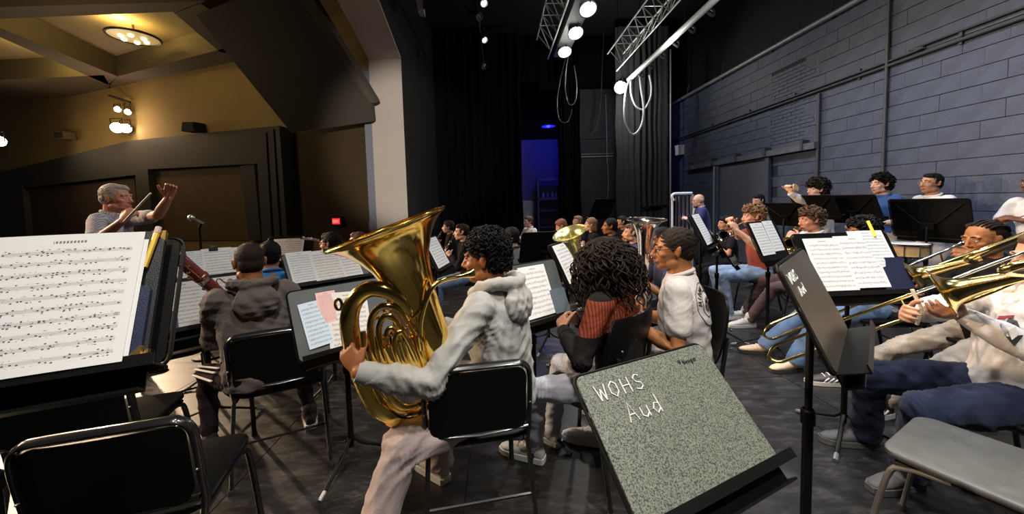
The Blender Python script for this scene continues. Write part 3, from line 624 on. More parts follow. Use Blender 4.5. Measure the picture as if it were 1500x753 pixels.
    body, BV, BF = rm_obj('body', g, vox, SKIN[skin], e, base, 2 if res == 2 else 1)
    # ---- face
    for q in (1, -1):
        c = hp(.0315 * q, .0775, .004)
        eye = obj('eye', G().ell(c, np.array([.0135, .0125, .0105]) * s, Mh, 10, 8), M_eye, e, base)
        obj('iris', G().ell(c + Fh * .0075 * s, np.array([.006, .0062, .006]) * s, Mh, 8, 6), M_iris, eye, base)
        lid = G().ell(c + Uh * .0055 * s, np.array([.0150, .0138, .0075]) * s, Mh, 10, 6); obj('eyelid', lid, SKIN[skin], e, base)
        obj('eyebrow', G().tube([hp(.012 * q, .0925, .026), hp(.030 * q, .0905, .0325), hp(.050 * q, .0740, .027)], np.array([.003, .0042, .002]) * s, 6), HAIR['dark' if hair[1] in ('black', 'dark', 'none') else hair[1]], e, base)
    lg = G()
    for dz, r in ((-.0585, .0048), (-.0685, .0058)):
        lg.tube([hp(-.024, .088, -.0635), hp(-.011, .0985, dz), hp(.011, .0985, dz), hp(.024, .088, -.0635)], np.array([.0015, r, r, .0015]) * s, 8)
    obj('lips', lg, LIP[skin], e, base)
    # ---- hair
    kindh, colh = hair; HM = HAIR.get(colh); hg = G(); C = lambda c, r: hg.ell(hp(*c), np.array(r) * s, Mh, 18, 12)
    if kindh != 'bald':
        t = {'buzz': .0, 'short': .006, 'crop': .010, 'curly': .010, 'afro': .016, 'bushy': .022, 'long': .012, 'longcurly': .014, 'braids': .004, 'mop': .012}[kindh]
        C((0, -.022, .036), (.0745 + t, .0905 + t, .0815 + t)); C((0, -.050, -.010), (.067 + t * .8, .058 + t * .8, .060 + t))
        if kindh in ('afro', 'bushy') or (kindh == 'curly' and res == 2): hg = G(); C((0, -.022, .048), (.074 + t * .6, .0905 + t, .080 + t)); C((0, -.058, -.004), (.058 + t * .5, .052 + t * .8, .060 + t))
        if kindh == 'braids': hg = G(); C((0, -.036, .034), (.0775, .0860, .0835)); C((0, -.055, -.006), (.070, .058, .060))
        if kindh in ('short', 'mop', 'curly'):
            C((0, .030, .088), (.052, .050, .022 + t)); C((.02, .045, .076), (.038, .034, .020 + t * .6))
            for q in (1, -1): C((.068 * q, .005, .012), (.010, .020, .030))
        if kindh == 'long':
            C((0, -.070, -.08), (.075, .040, .11)); C((.062, -.02, -.06), (.022, .042, .09)); C((-.062, -.02, -.06), (.022, .042, .09))
        hv = max(vox, .007)
        V, NV, HF = remesh(hg, hv, 2)
        rel = (V - hc) / s; fo, up = rel @ Fh, rel @ Uh; la = rel @ Lh
        if kindh in ('short', 'crop', 'mop', 'long', 'buzz'): V = folds(V, NV, .006 if kindh != 'buzz' else .0015, .03, seed)
        if kindh == 'braids': V = V + NV * (.005 * np.abs(np.sin(la * 140)))[:, None]
        hob = bpy.data.objects.new('hair', mesh('hair', V - base, HF, HM, True, 80)); COL.objects.link(hob); hob.parent = e
        if kindh in ('curly', 'afro', 'bushy'):
            cg = G(); n = {'curly': (120, 200, 420), 'afro': (160, 320, 1300), 'bushy': (200, 320, 700)}[kindh][res]; rr = {'curly': .014, 'afro': .0085, 'bushy': .015}[kindh] * (1.25 if res < 2 else 1)
            idx = [i for i in range(len(V)) if (up[i] > .035 or (fo[i] < .0 and up[i] > -.062)) and not (fo[i] > .045 and up[i] < .058) and not (abs(la[i]) > .052 and up[i] < .028 and fo[i] > -.045)]
            for i in rng.choice(idx, min(n, len(idx)), False):
                p = V[i] + NV[i] * (rng.uniform(-.002, .010 if kindh != 'bushy' else .026)) * s; q = nrm(rng.normal(size=3)); k = rr * rng.uniform(.7, 1.25) * s
                if res == 2 or kindh != 'afro':
                    u = nrm(np.cross(q, NV[i] + .01)); w = np.cross(q, u); a = rng.uniform(0, 6)
                    cg.tube([p + (u * math.cos(a + b) + w * math.sin(a + b)) * k + q * k * .35 * b * .4 for b in np.linspace(0, 5.0, 8)], k * .42, 4)
                else: cg.ell(p, (k, k, k), None, 6, 4)
            o = obj('curls', cg, HM, hob, base)
        if kindh == 'longcurly':
            cg = G()
            for i in range(420):
                th = rng.uniform(-2.55, 2.55) + math.pi; ph = rng.uniform(.05, 1.45); q = nrm(Fh * math.cos(th) * math.sin(ph) + Lh * math.sin(th) * math.sin(ph) + Uh * math.cos(ph))
                p = hp(0, -.018, .034) + (Lh * (q @ Lh) * .088 + Fh * (q @ Fh) * .104 + Uh * (q @ Uh) * .094) * s
                out = nrm(q - Uh * (q @ Uh) + 1e-4); ln = rng.uniform(.14, .30); P = []; a0 = rng.uniform(0, 6); rad = rng.uniform(.010, .019); tw = rng.uniform(60, 105) * rng.choice([-1, 1]); side = np.cross(Uh, out)
                for t in np.linspace(0, 1, 34):
                    d_ = t * ln; o_ = out * (.092 * math.sin(min(1, t * 1.2) * 1.7)) - Uh * d_ * (.35 + .65 * t)
                    P.append(p + (o_ + (out * math.cos(a0 + tw * d_) + side * math.sin(a0 + tw * d_)) * rad * min(1, t * 6)) * s)
                cg.tube(P, np.linspace(.0050, .0035, 34) * s, 4)
            obj('curls', cg, HM, hob, base)
        if kindh == 'braids':
            bg = G(); bg.ell(hp(0, -.115, .005), np.array([.05, .04, .05]) * s, Mh)
            for k in range(-4, 5):
                P = [hp(k * .015, .052 - abs(k) * .009, .104 - abs(k) * .008), hp(k * .019, .0, .122 - abs(k) * .008), hp(k * .019, -.07, .098 - abs(k) * .006), hp(k * .012, -.115, .03)]
                P = smooth_path(P, 6); bg.tube(P, [.0065 + .0015 * (i % 2) for i in range(len(P))], 6)
            obj('braid_rows', bg, HM, hob, base)
    elif colh != 'none':
        hg = G(); [hg.ell(hp(.070 * q, -.035, .0), np.array([.012, .045, .035]) * s, Mh) for q in (1, -1)]; obj('hair', hg, HM, e, base)
    if glasses:
        gg = G()
        for q in (1, -1):
            gg.tube([hp(.032 * q + .021 * math.cos(t), .0985 - .006 * abs(math.cos(t)), .002 + .017 * math.sin(t)) for t in np.linspace(0, 2 * math.pi, 14, endpoint=False)], .0022 * s, 5, True)
            gg.tube([hp(.053 * q, .094, .006), hp(.076 * q, .03, .010), hp(.078 * q, -.02, .004)], .0022 * s, 5)
        gg.tube([hp(-.011, .101, .005), hp(0, .104, .008), hp(.011, .101, .005)], .002 * s, 5); obj('glasses', gg, glasses, e, base)
    # ---- top
    out = dict(root=e, base=base, hip=hip, S=S, F=F, L=Lf, s=s, hp=hp, sh=sh, arm=arm, leg=leg, nb=nb, T=T, Fh=Fh, Lh=Lh, Uh=Uh, hc=hc, BV=BV, BF=BF)
    tk, tm = top[0], top[1]; b_ = build; loose = {'tee': .0, 'shirt': .002, 'hoodie': .021, 'sweater': .010, 'jacket': .014}[tk]
    g = G(); A = lambda k, a, b, X=Lf, Yv=F: (T(k), X * (a + loose) * s * b_, Yv * (b + loose) * s * b_)
    g.loft([A(-.10 if tk != 'hoodie' else -.045, .158, .110), A(0, .163, .118), A(.13, .150, .110), A(.28, .166, .118, Lt, Ft), A(.39, .165, .104, Lt, Ft), A(.455, .140, .086, Lt, Ft), A(.492, .096, .074, Lt, Ft), A(.520, .068, .062, Lt, Ft)], 20)
    for q in (1, -1):
        el, wr_, d, n, *_ = arm[q]; g.ell(sh[q] - Lt * q * .012 * s, np.array([.068, .068, .068]) * (1 + loose * 4) * s, None, 14, 9)
        if tk in ('tee', 'shirt'):
            m_ = sh[q] + (el - sh[q]) * (.62 if tk == 'tee' else .78); g.limb([sh[q], m_], np.array([.064, .060]) * s * b_, 14)
        else:
            lw = wr_ - (wr_ - el) * .04; lo = loose
            g.tube([sh[q], (sh[q] + el) / 2, el, (el + wr_) / 2, lw], np.array([.062 + lo * .4, .056 + lo * .5, .053 + lo * .6, .049 + lo * .6, .036 + lo * .3]) * s, 14); g.ell(el, np.array([1, 1, 1]) * (.053 + lo * .6) * s, None, 12, 8)
    amp = {'tee': .006, 'shirt': .005, 'hoodie': .011, 'sweater': .005, 'jacket': .006}[tk]
    shirt, SV, SF = rm_obj({'tee': 't_shirt', 'shirt': 'shirt', 'hoodie': 'hoodie', 'sweater': 'sweater', 'jacket': 'jacket'}[tk], g, cv, tm, e, base, 2, amp * (1 if res else .7), .14, seed, cre=[(arm[q][0], nrm(arm[q][1] - sh[q]), .075, .007 if tk not in ('tee', 'shirt') else 0) for q in (1, -1)] + [(sh[q] - S * .10 * s, nrm(S + Lt * q * .6), .08, .006) for q in (1, -1)] + [(T(.03), S, .11, .003)])
    out.update(shirt=shirt, SV=SV, SF=SF)
    cm = top[2] if len(top) > 2 else tm
    cg = G().tube([nb + (Lt * .070 * math.cos(t) + Ft * .066 * math.sin(t)) * s + S * (.016 - .022 * math.sin(t)) * s for t in np.linspace(0, 2 * math.pi, 24, endpoint=False)], .012 * s, 8, True)
    obj('collar', cg, cm, e, base)
    if tk in ('hoodie', 'sweater'):
        for q in (1, -1):
            el, wr_ = arm[q][:2]; a = nrm(wr_ - el); obj('cuff', G().tube([wr_ - a * .05 * s, wr_ - a * .02 * s, wr_ + a * .008 * s], np.array([.044, .041, .036]) * s, 14), cm, e, base)
    if tk == 'hoodie':
        hg = G(); P = [nb + (Lt * l + Ft * f + S * u) * s for l, f, u in ((.045, .095, -.035), (.088, .04, .015), (.098, -.045, .045), (.06, -.105, .045), (0, -.122, .038), (-.06, -.105, .045), (-.098, -.045, .045), (-.088, .04, .015), (-.045, .095, -.035))]
        hg.tube(smooth_path(P, 4), .033 * s, 10); Mt = np.array([Lt, Ft, S])
        hg.ell(nb + (-Ft * .118 - S * .060) * s, np.array([.120, .055, .095]) * s, Mt); hg.ell(nb + (-Ft * .095 - S * .135) * s, np.array([.055, .035, .06]) * s, Mt)
        rm_obj('hood', hg, cv, top[2] if len(top) > 2 else tm, e, base, 2, .010, .10, seed + 3)
    if tk == 'shirt':
        for q in (1, -1): obj('collar_flap', G().slab([nb + (Lt * .02 * q + Ft * .085 - S * .02) * s, nb + (Lt * .075 * q + Ft * .045 + S * .022) * s, nb + (Lt * .095 * q + Ft * .045 - S * .025) * s, nb + (Lt * .05 * q + Ft * .10 - S * .065) * s], Ft * .006), cm, e, base)
    # ---- legs
    if bottom:
        bk, bm = bottom[0], bottom[1]; wd_ = {'trousers': 0, 'wide': .014, 'shorts': .012, 'slim': -.006}[bk]; g = G()
        g.loft([(hip - Z * .085 * s, Lf * .150 * s * b_, F * .10 * s * b_), (hip - Z * .02, Lf * .168 * s * b_, F * .125 * s * b_), (hip + S * .10 * s, Lf * .155 * s * b_, F * .112 * s * b_)], 18)
        for q in (1, -1):
            hj, kn, an, fd = leg[q]; g.tube([hj, hj * .5 + kn * .5, kn], np.array([.092, .082 + wd_, .066 + wd_]) * s * b_, 14); g.ell(kn, np.array([1, 1, 1]) * (.066 + wd_) * s * b_, None, 14, 9); g.ell(hj, np.array([1, 1, 1]) * .095 * s * b_, None, 14, 9)
            if bk != 'shorts': g.tube([kn, kn * .6 + an * .4, an * .9 + kn * .1, an - Z * .02], np.array([.064 + wd_, .062 + wd_, .054 + wd_ * 1.6, .052 + wd_ * 1.8]) * s, 14)
        tr, TV, TF = rm_obj('shorts' if bk == 'shorts' else 'trousers', g, cv, bm, e, base, 2, .006 if res < 2 else .011, .15, seed + 7, cre=[(leg[q][1], nrm(leg[q][1] - leg[q][0]), .10, .006) for q in (1, -1)] + [(leg[q][0], nrm(leg[q][1] - leg[q][0]), .12, .006) for q in (1, -1)] + [(leg[q][2] + Z * .05, Z, .07, .006) for q in (1, -1)]); out.update(TV=TV, TF=TF)
    if shoe:
        sm, so = shoe[0], shoe[1]
        for q in (1, -1):
            hj, kn, an, fd = leg[q]; sd = np.cross(fd, Z); o0 = np.array([an[0], an[1], 0]) - fd * .06 * s; rr = []; so_ = []
            for f, w, hh, z in ((0, .020, .022, .045), (.01, .032, .040, .050), (.06, .037, .048, .060), (.12, .041, .040, .055), (.19, .046, .030, .045), (.25, .040, .022, .038), (.285, .020, .012, .032)):
                rr.append((o0 + fd * f * s + Z * z * s, sd * w * s, Z * hh * s)); so_.append((o0 + fd * (f * 1.03 - .004) * s, w * 1.10 * s))
            gs = G(); gs.loft(rr, 14); gs.limb([an - Z * .02, an + Z * .035], .045 * s)
            V, NV, SFc = remesh(gs, .008 if res else .012, 2); so1 = bpy.data.objects.new('shoe', mesh('shoe', V - base, SFc, sm, True, 80)); COL.objects.link(so1); so1.parent = e
            P = [c + sd * w for c, w in so_] + [c - sd * w for c, w in reversed(so_)]
            obj('sole', G().slab([p + Z * .004 for p in P], Z * .030 * s), so, so1, base)
            if len(shoe) > 2:
                for k in range(3):
                    f = .085 + k * .035; obj('stripe', G().tube([o0 + fd * (f + .03 - .02 * j) * s + sd * qq * (.036 + .008 * math.sin(j)) * s + Z * (.035 + .018 * j) * s for j in range(3)] if (qq := 1) else 0, .006 * s, 6), shoe[2], so1, base)
                    obj('stripe', G().tube([o0 + fd * (f + .03 - .02 * j) * s - sd * (.036 + .008 * math.sin(j)) * s + Z * (.035 + .018 * j) * s for j in range(3)], .006 * s, 6), shoe[2], so1, base)
            lc = G()
            for k in range(3): f = .10 + k * .032; lc.tube([o0 + fd * f * s + sd * .026 * s + Z * (.097 - k * .011) * s, o0 + fd * (f + .004) * s + Z * (.108 - k * .012) * s, o0 + fd * f * s - sd * .026 * s + Z * (.097 - k * .011) * s], .004 * s, 5)
            obj('laces', lc, so if so is not SOLED else M_eye, so1, base)
    return out
# ------------------------------------------------------------------ chairs
M_tube = mat('black_chair_tube', (.010, .010, .011), .22, var=.2, scale=30, coat=.3)
M_plast = mat('black_chair_plastic', (.004, .004, .004), .42, spec=.2, var=.2, scale=30, bump=.05, fine=300)
M_seatgrey = mat('worn_grey_seat', (.085, .085, .080), .5, var=.25, scale=24, bump=.08, fine=200)
M_bolt = mat('bolt_steel', (.25, .25, .25), .3, .9)
M_legtan = mat('worn_leg_metal', (.30, .25, .21), .4, .5)
M_foot = mat('rubber_foot', (.02, .02, .02), .8)
def framed_chair(label, loc, h, group, seatm=None, legm=None):
    e = empty('chair', (loc[0], loc[1], 0), h, label, 'chair', group); seatm = seatm or M_plast; legm = legm or M_tube
    P = [(-.205, -.205, .44), (-.213, -.205, .50), (-.215, -.225, .60), (-.215, -.243, .715), (-.208, -.250, .765), (-.185, -.256, .792), (-.15, -.258, .800), (0, -.262, .802)]
    P = P + [(-x, y, z) for x, y, z in reversed(P[:-1])]
    obj('back_frame', G().tube(smooth_path(P, 5), .0190, 10, flat=.62, up=(1, 0, 0)), M_tube, e)
    n = 9; out = [(x, z) for x, z in rrect(.395, .275, .045, 5)]
    g = G(); F_ = [(x, -.235 - .028 * (1 - (x / .2) ** 2) - .13 * (z - .0) * .9 + .012, .648 + z) for x, z in out]
    F_ = [(x, -.240 - .020 * (1 - (x / .2) ** 2) - .12 * z, .648 + z) for x, z in out]; k = len(F_)
    B_ = [(x, y - .012, z) for x, y, z in F_]; g.add(F_ + B_ + [(0, -.262, .648), (0, -.274, .648)], [(i, (i + 1) % k, k + (i + 1) % k, k + i) for i in range(k)] + [((i + 1) % k, i, 2 * k) for i in range(k)] + [(k + i, k + (i + 1) % k, 2 * k + 1) for i in range(k)])
    obj('backrest', g, M_plast, e, ang=30)
    obj('back_rail', G().tube([(-.205, -.222, .512), (0, -.245, .512), (.205, -.222, .512)], .016, 8, flat=.5), M_tube, e)
    for x in (-.214, .214):
        obj('bolt', G().ell((x, -.245, .62), (.006, .008, .006), None, 8, 5), M_bolt, e); obj('bolt', G().ell((x * .86, -.268, .785), (.006, .008, .006), None, 8, 5), M_bolt, e)
    rr = []
    for z, kx in ((.447, .96), (.455, 1.), (.470, 1.), (.476, .97)): rr.append(np.array([(x * kx, y * kx + .0, z - .012 * (1 - (2 * x / .43) ** 2) * (y < .1)) for x, y in rrect(.43, .42, .06, 5)]))
    obj('seat', G().rings(rr), seatm, e, ang=50)
    for q in (-1, 1):
        obj('leg', G().tube(smooth_path([(.205 * q, -.205, .46), (.213 * q, -.215, .36), (.222 * q, -.26, .16), (.228 * q, -.295, .012)], 4), .0135, 10, flat=.75), legm, e)
        obj('leg', G().tube(smooth_path([(.195 * q, .03, .44), (.200 * q, .14, .425), (.204 * q, .19, .36), (.214 * q, .245, .012)], 4), .0135, 10, flat=.75), legm, e)
        obj('foot', G().lathe([(0, .017), (.02, .017), (.028, .013)], (.228 * q, -.296, 0), (0, 0, 1), 10, True), M_foot, e)
        obj('foot', G().lathe([(0, .017), (.02, .017), (.028, .013)], (.214 * q, .246, 0), (0, 0, 1), 10, True), M_foot, e)
        obj('side_rail', G().tube([(.20 * q, -.20, .437), (.197 * q, .17, .433)], .011, 8), M_tube, e)
    obj('brace', G().tube([(-.217, -.245, .22), (.217, -.245, .22)], .007, 6), M_tube, e)
    return e
def shell_chair(label, loc, h, group, k=1.0):
    e = empty('chair', (loc[0], loc[1], 0), h, label, 'chair', group); rr = []
    for j, (z, w, y) in enumerate([(.47 + (z - .47) * k, w, y) for z, w, y in ((.56, .33, -.205), (.60, .38, -.215), (.68, .42, -.232), (.76, .42, -.245), (.815, .40, -.252), (.838, .34, -.255))]):
        c = np.linspace(-1, 1, 13); rr.append(np.vstack([np.array([(w / 2 * t, y - .035 * (1 - t * t), z) for t in c]), np.array([(w / 2 * t, y - .012 - .035 * (1 - t * t), z) for t in c[::-1]])]))
    obj('backrest', G().rings(rr), M_plast, e, ang=40)
    r2 = []
    for z, kx in ((.437, .93), (.448, 1.), (.462, 1.), (.470, .97)): r2.append(np.array([(x * kx, y * kx, z - .014 * (1 - (2 * x / .45) ** 2)) for x, y in rrect(.45, .44, .08, 6)]))
    obj('seat', G().rings(r2), M_plast, e, ang=50)
    for q in (-1, 1):
        obj('back_post', G().tube(smooth_path([(.15 * q, -.15, .44), (.155 * q, -.235, .47), (.158 * q, -.25, .56), (.155 * q, -.272, .72)], 4), .012, 8), M_tube, e)
        obj('leg', G().tube([(.17 * q, -.16, .45), (.225 * q, -.265, .01)], .0125, 8), M_tube, e); obj('leg', G().tube([(.17 * q, .16, .45), (.225 * q, .235, .01)], .0125, 8), M_tube, e)
        obj('foot', G().ell((.225 * q, -.265, .012), (.017, .017, .012), None, 8, 5), M_foot, e); obj('foot', G().ell((.225 * q, .235, .012), (.017, .017, .012), None, 8, 5), M_foot, e)
        for z in (.66, .76): obj('bolt', G().ell((.155 * q, -.290, z), (.007, .006, .007), None, 8, 5), M_bolt, e)
    return e
# ------------------------------------------------------------------ music stands
M_stand = mat('stand_black', (.005, .005, .005), .42, var=.25, scale=30, bump=.05, fine=250, spec=.12)
M_standworn = mat('stand_worn_speckle', (.17, .18, .145), .5, var=.25, scale=40)
def speckle(m):
    nt = m.node_tree; N = nt.nodes; L = nt.links; b = N['Principled BSDF']; tc = N.new('ShaderNodeTexCoord')
    v = N.new('ShaderNodeTexNoise'); v.inputs['Scale'].default_value = 260; v.inputs['Detail'].default_value = 2; L.new(tc.outputs['Object'], v.inputs['Vector'])
    r = N.new('ShaderNodeMapRange'); r.inputs[1].default_value = .42; r.inputs[2].default_value = .62; L.new(v.outputs[0], r.inputs[0])
    mx = N.new('ShaderNodeMix'); mx.data_type = 'RGBA'; mx.inputs[7].default_value = (.028, .03, .024, 1)
    L.new(b.inputs['Base Color'].links[0].from_socket, mx.inputs[6]); L.new(r.outputs[0], mx.inputs[0]); L.new(mx.outputs[2], b.inputs['Base Color'])
speckle(M_standworn)
M_standbrown = mat('stand_scuffed_brown', (.045, .038, .030), .38, var=.5, scale=5, bump=.05, fine=200)
M_standgrey = mat('stand_slate_grey', (.075, .085, .09), .45, var=.2, scale=12)
M_foottip = mat('worn_steel_foot', (.24, .24, .25), .4, .6)
STANDS = []
def stand(label, C, hN, tilt=28, w=.50, h=.33, deskm=None, post=None, tray=.062, legrot=0, group=None, foot=.0, front=True):
    """C world centre of the desk, hN heading its printed side faces, tilt from upright"""
    C = np.asarray(C, float); Nh = np.array([-math.sin(R(hN)), math.cos(R(hN)), 0]); Z = np.array([0, 0, 1.])
    n = Nh * math.cos(R(tilt)) + Z * math.sin(R(tilt)); v = Z * math.cos(R(tilt)) - Nh * math.sin(R(tilt)); u = np.cross(v, n)
    K = C - v * h * .18 - n * .05; post = np.asarray(post if post is not None else K[:2], float)
    e = empty('music_stand', (post[0], post[1], 0), 0, label, 'music stand', group); off = (post[0], post[1], 0)
    dm = deskm or M_stand; O = [C + u * a + v * b for a, b in rrect(w, h, .022, 4)]
    obj('desk', G().slab([p - n * .004 for p in O], n * .005), dm, e, off, False)
    k = len(O); R1 = [C + u * a + v * b - n * .008 for a, b in rrect(w + .010, h + .010, .026, 4)]
    obj('rim', G().tube(R1, .0045, 6, True), M_stand, e, off)
    b0 = C - v * h / 2
    g = G(); A = [(0, 0), (tray, -.004), (tray, .020), (tray - .004, .020), (tray - .006, .0), (0, .004)]
    g.slab([b0 - u * w / 2 + n * a + v * (b - .004) for a, b in A], u * w); obj('tray', g, M_stand, e, off, False)
    g = G(); Q = [(-.006, -.002), (-.006, -.05), (tray * .55, -.05), (tray * .55, -.044), (0, -.044), (0, -.002)]
    g.slab([b0 - u * w * .46 + n * a + v * b for a, b in Q], u * w * .92); obj('lower_tray', g, M_stand, e, off, False)
    for q in (-1, 1): obj('rib', G().tube([C + u * w * .42 * q + v * h * .38 - n * .012, K + u * .03 * q - n * -.02], .007, 6), M_stand, e, off)
    obj('clamp', G().box(K + n * .018, (.10, .035, .07), np.array([u, n, v])), M_stand, e, off, False)
    top = K.copy(); zc = max(.35, min(.72, K[2] - .22)); px_ = np.array([post[0], post[1], 0])
    obj('upper_post', G().tube([px_ + Z * (zc - .1), px_ + Z * (K[2] - .03), top + n * .012], .011, 10), M_stand, e, off)
    obj('lower_post', G().tube([px_ + Z * .10, px_ + Z * zc], .0155, 12), M_stand, e, off)
    obj('collar', G().lathe([(0, .016), (.005, .021), (.05, .021), (.055, .016)], px_ + Z * (zc - .03), Z, 14), M_stand, e, off)
    for a in range(3):
        t = R(legrot + 120 * a); d = np.array([math.cos(t), math.sin(t), 0])
        obj('leg', G().tube([px_ + Z * .16, px_ + d * .05 + Z * .11, px_ + d * .27 + Z * .015], .011, 8, flat=.7), M_stand, e, off)
        obj('foot_tip', G().tube([px_ + d * .24 + Z * .024, px_ + d * .285 + Z * .010], .012, 8), M_foottip, e, off)
    st = dict(root=e, C=C, n=n, u=u, v=v, w=w, h=h, b0=b0 + n * .003); STANDS.append(st); return st
# ------------------------------------------------------------------ printed music
def music_mat(name, tint, staves, seed, density=30.):
    m = bpy.data.materials.new(name); m.use_nodes = True; nt = m.node_tree; N = nt.nodes; L = nt.links; b = N['Principled BSDF']
    b.inputs['Roughness'].default_value = .8; b.inputs['Specular IOR Level'].default_value = .2
    uv = N.new('ShaderNodeUVMap'); sp = N.new('ShaderNodeSeparateXYZ'); L.new(uv.outputs[0], sp.inputs[0])
    def mth(op, a, bb=None, c=None):
        x = N.new('ShaderNodeMath'); x.operation = op
        for i, q in enumerate((a, bb, c)):
            if q is None: continue
            if isinstance(q, (int, float)): x.inputs[i].default_value = q
            else: L.new(q, x.inputs[i])
        return x.outputs[0]
    U, V_ = sp.outputs[0], sp.outputs[1]; oi = N.new('ShaderNodeObjectInfo'); rnd = oi.outputs['Random']
    s = mth('MULTIPLY', mth('MULTIPLY_ADD', V_, 1 / .86, -.04 / .86), staves); f = mth('FRACT', s); row = mth('FLOOR', s)
    inm = mth('MULTIPLY', mth('GREATER_THAN', U, .09), mth('LESS_THAN', U, .93)); inm = mth('MULTIPLY', inm, mth('MULTIPLY', mth('GREATER_THAN', V_, .045), mth('LESS_THAN', V_, .895)))
    inst = mth('MULTIPLY', mth('GREATER_THAN', f, .34), mth('LESS_THAN', f, .64))
    ln = mth('LESS_THAN', mth('FRACT', mth('MULTIPLY', mth('SUBTRACT', f, .335), 5 / .36)), .16); ln = mth('MULTIPLY', mth('MULTIPLY', ln, inst), inm)
    band = mth('MULTIPLY', inst, inm)
    cb = N.new('ShaderNodeCombineXYZ'); L.new(mth('MULTIPLY_ADD', U, density, mth('MULTIPLY', rnd, 91.)), cb.inputs[0]); L.new(mth('MULTIPLY_ADD', V_, staves * 4.6, mth('MULTIPLY', rnd, 37.)), cb.inputs[1])
    vo = N.new('ShaderNodeTexVoronoi'); vo.voronoi_dimensions = '2D'; vo.inputs['Scale'].default_value = 1.; L.new(cb.outputs[0], vo.inputs['Vector'])
    sv = N.new('ShaderNodeSeparateXYZ'); L.new(vo.outputs['Color'], sv.inputs[0])
    note = mth('MULTIPLY', mth('LESS_THAN', vo.outputs['Distance'], .24), mth('GREATER_THAN', sv.outputs[0], .58))
    zone = mth('MULTIPLY', mth('MULTIPLY', mth('GREATER_THAN', f, .16), mth('LESS_THAN', f, .80)), inm); note = mth('MULTIPLY', note, zone)
    # stems, beams and slurs
    cb2 = N.new('ShaderNodeCombineXYZ'); L.new(mth('MULTIPLY_ADD', U, 9., mth('MULTIPLY', rnd, 55.)), cb2.inputs[0]); L.new(mth('MULTIPLY_ADD', V_, staves * 3.2, row), cb2.inputs[1])
    nz = N.new('ShaderNodeTexNoise'); nz.noise_dimensions = '2D'; nz.inputs['Scale'].default_value = 1.; nz.inputs['Detail'].default_value = 1; L.new(cb2.outputs[0], nz.inputs['Vector'])
    sl = mth('MULTIPLY', mth('LESS_THAN', mth('ABSOLUTE', mth('SUBTRACT', nz.outputs[0], .56)), .010), zone)
    # title
    tz = mth('MULTIPLY', mth('MULTIPLY', mth('GREATER_THAN', V_, .925), mth('LESS_THAN', V_, .945)), mth('LESS_THAN', mth('ABSOLUTE', mth('SUBTRACT', U, .5)), .11))
    tz = mth('MULTIPLY', tz, mth('GREATER_THAN', mth('FRACT', mth('MULTIPLY', U, 43.)), .35))
    ink = mth('MINIMUM', mth('ADD', mth('ADD', mth('MULTIPLY', ln, .34), mth('MULTIPLY', band, .18)), mth('ADD', mth('MULTIPLY', note, .85), mth('ADD', mth('MULTIPLY', sl, .55), mth('MULTIPLY', tz, .75)))), .92)
    mx = N.new('ShaderNodeMix'); mx.data_type = 'RGBA'; mx.inputs[6].default_value = (*tint, 1); mx.inputs[7].default_value = (.03, .026, .026, 1); L.new(ink, mx.inputs[0]); L.new(mx.outputs[2], b.inputs['Base Color'])
    return m
M_mus = [music_mat('printed_music_a', (.78, .765, .74), 10, 1, 30), music_mat('printed_music_b', (.78, .77, .76), 9, 2, 26), music_mat('printed_music_c', (.75, .77, .79), 11, 3, 32)]
M_musblue = music_mat('printed_music_blue', (.62, .74, .86), 9, 4, 20); M_muspink = music_mat('printed_music_pink', (.85, .55, .52), 30, 5, 10)
def page(root, off, st, u0, v0, w, h, m, rot=0., lift=.003, curl=.004, name='page', dog=0.):
    n = 8; V = []; F = []; UV = []; c, s_ = math.cos(R(rot)), math.sin(R(rot))
    for j in range(n + 1):
        for i in range(n + 1):
            a, b = i / n, j / n; x, y = (a - .5) * w, b * h; X = u0 + x * c - y * s_; Yv = v0 + x * s_ + y * c
            z = lift + curl * (math.sin(a * math.pi) * .6 + .4 * math.sin(b * 3 + a)) + dog * max(0, a + b - 1.55) ** 2 * .5
            V.append(st['b0'] + st['u'] * X + st['v'] * Yv + st['n'] * z); UV.append((a, b))
    V = np.array(V); k = n + 1
    for j in range(n):
        for i in range(n): F.append((j * k + i, j * k + i + 1, (j + 1) * k + i + 1, (j + 1) * k + i))
    me = bpy.data.meshes.new(name); me.from_pydata((V - np.asarray(off)).tolist(), [], F); me.materials.append(m)
    ul = me.uv_layers.new(name='UVMap'); ul.data.foreach_set('uv', np.array([UV[l.vertex_index] for l in me.loops]).ravel())
    me.polygons.foreach_set('use_smooth', [True] * len(F)); me.update()
    o = bpy.data.objects.new(name, me); COL.objects.link(o)
    if root is not None: o.parent = root
    else: o.location = Vector(off)
    return o
def sheets(label, st, pages, group=None):
    """pages: (u, v, w, h, material, rotation)"""
    off = st['b0'] + st['u'] * pages[0][0] + st['v'] * pages[0][1]
    if len(pages) == 1:
        p = pages[0]; o = page(None, off, st, p[0], p[1], p[2], p[3], p[4], p[5] if len(p) > 5 else 0, .004); o.name = 'sheet_music'; return tag(o, label, 'sheet music', group)
    e = empty('sheet_music', off, 0, label, 'sheet music', group)
    for k, p in enumerate(pages): page(e, off, st, p[0], p[1], p[2], p[3], p[4], p[5] if len(p) > 5 else 0, .004 + .0022 * k)
    return e
M_navy = mat('navy_leatherette', (.010, .016, .05), .45, var=.3, scale=60, bump=.12, fine=420)
M_blackleather = mat('black_leatherette', (.008, .008, .010), .45, var=.3, scale=60, bump=.14, fine=420)
M_gold = mat('gold_corner', (.75, .52, .16), .25, .95, var=.1)
M_slate = mat('slate_card', (.10, .13, .16), .5, var=.12)
